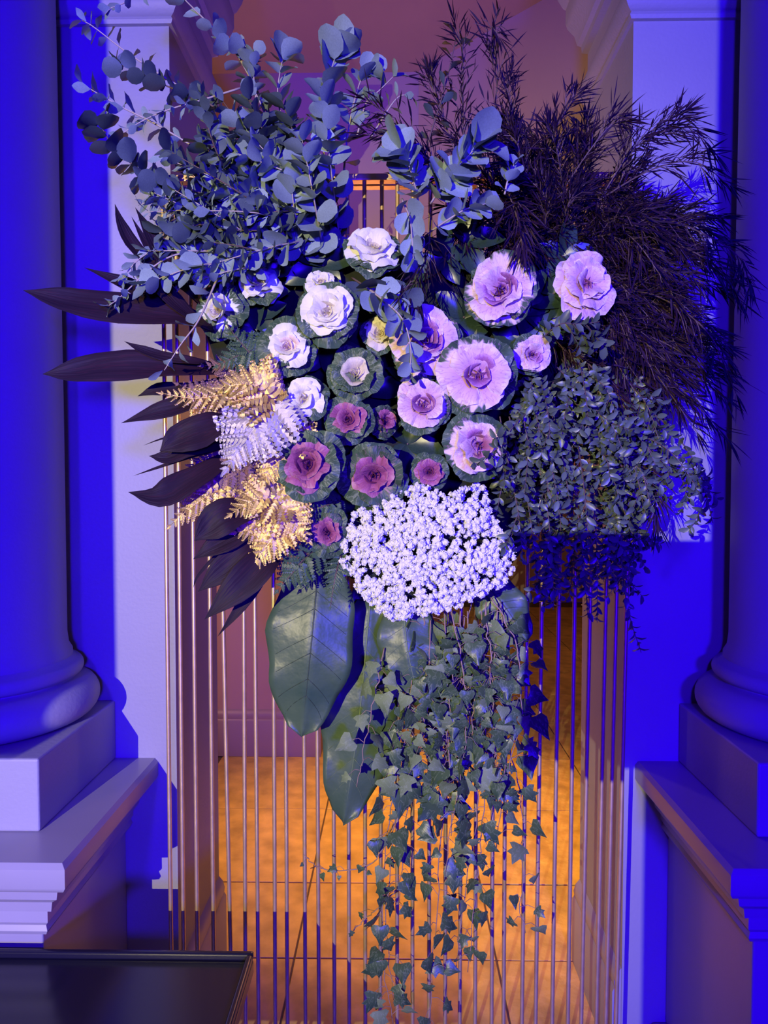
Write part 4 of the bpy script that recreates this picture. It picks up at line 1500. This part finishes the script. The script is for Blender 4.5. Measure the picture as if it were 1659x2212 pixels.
cordyline('upper cordyline shoot, dark purple pointed leaves reaching over the left column', (520, 740, -.12), [
    ([(430, 690, -.20), (320, 670, -.24), (200, 655, -.27), (120, 640, -.28), (50, 627, -.28)], .072, 'L', .2),
    ([(420, 680, -.18), (330, 640, -.22), (270, 610, -.23), (182, 578, -.24)], .040, 'L', .3),
    ([(440, 650, -.18), (370, 580, -.22), (330, 510, -.24), (292, 448, -.25)], .040, 'L', .5),
    ([(430, 640, -.18), (350, 590, -.22), (290, 530, -.23), (262, 480, -.24), (248, 440, -.24)], .030, 'L', .8),
    ([(420, 640, -.16), (360, 570, -.20), (320, 530, -.21), (284, 468, -.22)], .026, 'L', .3),
    ([(440, 700, -.19), (380, 650, -.23), (330, 600, -.24), (280, 590, -.24)], .036, 'L', .1),
])
cordyline('middle cordyline shoot, broad leaf pointing far left at chest height', (520, 800, -.12), [
    ([(430, 795, -.19), (330, 785, -.23), (220, 790, -.25), (150, 800, -.26), (92, 808, -.26)], .070, 'L', .1),
    ([(430, 780, -.20), (360, 770, -.22), (310, 755, -.23), (268, 737, -.23)], .024, 'L', .4),
    ([(450, 830, -.14), (400, 840, -.16), (340, 840, -.17), (297, 856, -.17)], .034, 'L', .3),
    ([(450, 850, -.14), (400, 870, -.16), (330, 890, -.17), (262, 914, -.17)], .042, 'L', .1),
])
cordyline('lower middle cordyline shoot, dark leaves crossing the gold ferns', (540, 950, -.16), [
    ([(490, 910, -.27), (430, 930, -.30), (380, 950, -.31), (345, 975, -.31)], .066, 'L', .2),
    ([(470, 960, -.24), (410, 965, -.27), (360, 985, -.28), (322, 985, -.28)], .040, 'L', .0),
    ([(470, 970, -.22), (400, 990, -.25), (340, 1010, -.26), (288, 1028, -.26)], .018, 'N', .2),
    ([(470, 1000, -.22), (400, 1040, -.26), (340, 1070, -.28), (277, 1063, -.28)], .056, 'L', .0),
    ([(480, 950, -.22), (420, 940, -.24), (360, 945, -.25), (310, 962, -.25)], .016, 'N', .2),
])
cordyline('lowest cordyline shoot, streaked purple leaves hanging over the left rods', (610, 1090, -.18), [
    ([(540, 1100, -.26), (490, 1110, -.29), (450, 1140, -.30), (420, 1168, -.30)], .066, 'L', .3),
    ([(550, 1130, -.25), (500, 1160, -.27), (460, 1180, -.28), (417, 1208, -.28)], .046, 'L', .0),
    ([(560, 1160, -.24), (520, 1200, -.27), (470, 1240, -.28), (428, 1278, -.28)], .054, 'L', .2),
    ([(590, 1180, -.25), (560, 1220, -.29), (500, 1280, -.31), (442, 1338, -.31)], .062, 'L', .1),
    ([(590, 1200, -.24), (560, 1250, -.27), (520, 1310, -.28), (470, 1375, -.28)], .026, 'L', .2),
    ([(540, 1160, -.22), (480, 1190, -.24), (430, 1240, -.25), (417, 1270, -.25)], .018, 'N', .2),
])


# ---- big glossy leaves ----------------------------------------------------
def big_leaf(label, base, mid, tip, wpx_l, wpx_r, depth, wavy=.006, seed=0, vein='leaf_vein_dark'):
    """base, mid, tip in the photograph; half widths left and right in pixels"""
    n, C = 22, 13
    w = catmull([P(base[0], base[1], depth[0]), P(mid[0], mid[1], depth[1]), P(tip[0], tip[1], depth[2])], n - 1)
    o = w[0]
    t = thing('glossy_leaf', label, 'leaf', o, 'big glossy leaves under the flowers')
    k = MB()
    rib = []
    pxm = 1 / F * (depth[1] - CAM.y)
    r = random.Random(seed)
    ph = r.uniform(0, 6)
    rows = []
    for i, p in enumerate(w):
        f = i / (n - 1)
        T = (w[min(i + 1, n - 1)] - w[max(i - 1, 0)]).normalized()
        S_ = T.cross(V((0, -1, 0))).normalized()
        if S_.x < 0:
            S_ = -S_
        shp = (math.sin(PI * min(1, f * .93 + .05) ** .92)) ** .62 * (1 - .0 * f)
        if f > .97:
            shp *= .4 if f < .999 else 0
        for j in range(C):
            u = (j - 6) / 6
            hw = (wpx_l if u < 0 else wpx_r) * pxm * shp
            wob = 1 + .05 * math.sin(f * 17 + ph + (3 if u > 0 else 0))
            x = u * hw * wob
            dep = -.16 * abs(x) - wavy * abs(u) ** 2 * math.sin(f * 19 + ph + (2 if u > 0 else 0)) + .0022 * math.sin((f - abs(u) * .16) * 44) * abs(u) ** .5 - .004 * (1 - abs(u)) ** 3
            v = p + S_ * x + V((0, dep * -1 if False else dep, 0)) + V((0, .25 * abs(x), 0))
            k.v.append(v - o)
        rib.append(p - o + V((0, -.004, 0)))
    for i in range(n - 1):
        for j in range(C - 1):
            a = i * C + j
            k.f.append((a, a + 1, a + C + 1, a + C))
    bl = k.build('blade', 'big_leaf', t, smooth=True)
    so = bl.modifiers.new('thick', 'SOLIDIFY')
    so.thickness = .0008
    kk = MB(); kk.tube(rib[:-1], .0022, .0007, 6)
    kk.build('midrib', vein, t, smooth=True)
    for q in range(7):
        a = int(2 + q * 2.4)
        for s in (0, 12):
            e = min(a + 3, n - 1)
            p0 = rib[a]
            sgn = [6, 5, 4, 3, 2, 1] if s == 0 else [6, 7, 8, 9, 10, 11]
            line = []
            for h, j in enumerate(sgn):
                row = min(n - 1, a + h * .55)
                ra = int(row)
                rb = min(n - 1, ra + 1)
                v = V(k.v[ra * C + j]).lerp(V(k.v[rb * C + j]), row - ra)
                line.append(v + V((0, -.0012, 0)))
            kk = MB(); kk.tube(line, .0007, .0003, 4)
            kk.build('side_vein', vein, t, smooth=True)
    return t


big_leaf('broad glossy green leaf hanging whole in front of the left rods', (690, 1200), (672, 1400), (652, 1590), 100, 92, (-.14, -.18, -.16), seed=1)
big_leaf('longest glossy leaf, wavy-edged, its tip lowest of all the big leaves', (800, 1300), (775, 1560), (742, 1778), 82, 88, (-.10, -.11, -.10), .010, seed=2, vein='leaf_vein')
big_leaf('dark blue-green glossy leaf hanging beneath the white blossom', (870, 1290), (880, 1400), (905, 1512), 62, 66, (-.14, -.17, -.17), seed=3, vein='leaf_vein')
big_leaf('glossy leaf jutting right below the blossom onto the rods', (1040, 1250), (1090, 1310), (1140, 1385), 60, 48, (-.12, -.14, -.15), seed=4)
big_leaf('shadowed glossy leaf hidden behind the wavy-edged one', (790, 1240), (785, 1380), (760, 1530), 40, 40, (-.06, -.07, -.07), seed=5)


# ---- ivy ------------------------------------------------------------------
def ivy_mesh(m, seed, three=False):
    k = MB()
    lob = [(-.10, -.02), (-.34, -.02), (-.52, .12), (-.30, .34), (-.46, .62), (-.22, .66), (0, 1.05), (.22, .66), (.46, .62), (.30, .34), (.52, .12), (.34, -.02), (.10, -.02)]
    if three:
        lob = [(-.08, 0), (-.36, -.05), (-.50, .16), (-.38, .40), (-.2, .62), (-.08, .85), (0, 1.0), (.08, .85), (.2, .62), (.38, .40), (.50, .16), (.36, -.05), (.08, 0)]
    r = random.Random(seed)
    bend = r.uniform(.1, .3)
    ctr = [(0, .08), (0, .35), (0, .65)]
    vs = []
    for (x, y) in lob:
        vs.append((x, y, -.22 * x * x - bend * y * y * .6 + r.uniform(-.03, .03)))
    for (x, y) in ctr:
        vs.append((x, y, .05 - bend * y * y * .6))
    k.add(vs, [(0, 13, 1), (1, 13, 2), (2, 13, 14, 3), (3, 14, 4), (4, 14, 15, 5), (5, 15, 6), (6, 15, 7), (7, 15, 14, 8), (8, 14, 9), (9, 14, 13, 10), (10, 13, 11), (11, 13, 12), (12, 13, 0)])
    k.uv = [(v[0] * .9 + .5, v[1]) for v in k.v]
    return k.mesh('ivy_leaf', m, smooth=True)


IV = {m: [ivy_mesh(m, i, i % 2 == 1) for i in range(4)] for m in ('ivy', 'ivy_pale')}
GI = 'ivy trails'


def ivy(label, pts, n, l, group=GI, seed=0, pale=.3, pet=.03):
    r = random.Random(seed)
    w = [P(*p) for p in pts]
    path = catmull(w, 26)
    for i in range(2, 25):
        path[i] = path[i] + V((r.uniform(-.0035, .0035), 0, 0))
    o = path[0]
    t = thing('ivy_trail', label, 'ivy', o, group)
    k = MB()
    k.tube([p - o for p in path], .0015, .0008, 5)
    leaves = []
    for i in range(n):
        f = .10 + .90 * (i + r.uniform(-.3, .3)) / n
        x = max(0, min(25.9, f * 26))
        a = int(x)
        p = path[a].lerp(path[a + 1], x - a) - o
        s = 1 if i % 2 else -1
        side = V((s * r.uniform(.4, 1), r.uniform(-1.1, .1), r.uniform(-.6, .4))).normalized()
        L = pet * r.uniform(.4, 1.2)
        e = p + side * L
        k.tube([p, p + side * L * .5 + V((0, 0, .006)), e], .0008, .0006, 3, cap=False)
        d = V((side.x * .6, -.15, -.9)) + rv(r) * .75
        nn = V((0, -1, .25)) + rv(r) * .85
        leaves.append((e, d, nn, l * r.uniform(.6, 1.15) * (1.1 - .35 * f)))
    k.build('stem', 'vine', t, smooth=True)
    for e, d, nn, s in leaves:
        m = 'ivy_pale' if r.random() < pale else 'ivy'
        link('leaf', r.choice(IV[m]), t, frame(e, d, nn, s))
    return t


ivs = [
    ('ivy trail hanging farthest right with one small leaf near its low tip', [(1080, 1300, -.16), (1100, 1450, -.16), (1105, 1620, -.14), (1130, 1760, -.12), (1125, 1950, -.1), (1135, 2015, -.1)], 13, .052),
    ('ivy trail with the largest dark blue leaves beside the right rods', [(1060, 1290, -.17), (1110, 1380, -.18), (1125, 1480, -.18), (1120, 1580, -.18), (1090, 1700, -.17)], 12, .062),
    ('ivy trail ending low with a big pale three-lobed leaf', [(1010, 1320, -.17), (1015, 1560, -.17), (1030, 1750, -.15), (1000, 1950, -.12), (985, 2090, -.12)], 18, .056),
    ('longest ivy trail running off the bottom edge of the picture, centre', [(960, 1320, -.17), (970, 1600, -.17), (955, 1800, -.15), (940, 2000, -.13), (925, 2240, -.12)], 22, .052),
    ('ivy trail with a pale reddish stem hanging just right of the lowest big leaf', [(860, 1440, -.16), (856, 1600, -.17), (850, 1800, -.16), (835, 2000, -.14), (850, 2160, -.13)], 18, .052),
    ('ivy trail left of the reddish-stemmed one, curling at its end', [(880, 1400, -.16), (865, 1620, -.16), (830, 1850, -.15), (828, 2080, -.14), (850, 2215, -.13)], 16, .056),
    ('thin ivy shoot bending left across six rods', [(850, 1780, -.12), (810, 1860, -.12), (750, 1880, -.11), (690, 1875, -.10), (655, 1845, -.1)], 7, .022),
    ('thin ivy shoot sloping down left behind the leaf tip', [(880, 1900, -.10), (830, 1950, -.09), (790, 1985, -.08), (762, 2012, -.08)], 4, .03),
    ('ivy trail of pale heart-shaped leaves lying on the lowest big leaf', [(830, 1400, -.17), (815, 1480, -.20), (790, 1600, -.20), (770, 1700, -.20)], 7, .048),
    ('ivy trail over the left side of the hanging mass', [(930, 1340, -.17), (920, 1550, -.17), (880, 1750, -.16), (862, 1950, -.14)], 17, .048),
    ('ivy trail with a straight pale stem through the middle of the mass', [(975, 1320, -.19), (1000, 1450, -.20), (1010, 1560, -.20), (985, 1720, -.18), (960, 1900, -.16)], 14, .048),
    ('ivy trail right of the middle with leaves ending near the floor joint', [(1040, 1320, -.16), (1050, 1550, -.16), (1045, 1750, -.15), (1030, 1900, -.14), (1010, 2100, -.13)], 18, .046),
]
for i, (lab, pts, n, l) in enumerate(ivs):
    ivy(lab, pts, int(n * 1.3), l * .88, 'ivy trails', seed=i + 1, pale=.9 if 'pale heart' in lab else .15)
ri = random.Random(66)
for i in range(16):
    x0 = ri.uniform(900, 1100)
    x1 = x0 + ri.uniform(-50, 20)
    yb = ri.uniform(1650, 1860)
    ivy(where('upper curtain ivy trail', x1, yb), [(x0, ri.uniform(1290, 1340), ri.uniform(-.18, -.10)), ((x0 + x1) / 2 + ri.uniform(-15, 15), 1520, ri.uniform(-.2, -.1)), (x1, yb, -.14)],
        22, .038, 'ivy trails of the upper curtain', seed=i + 70)
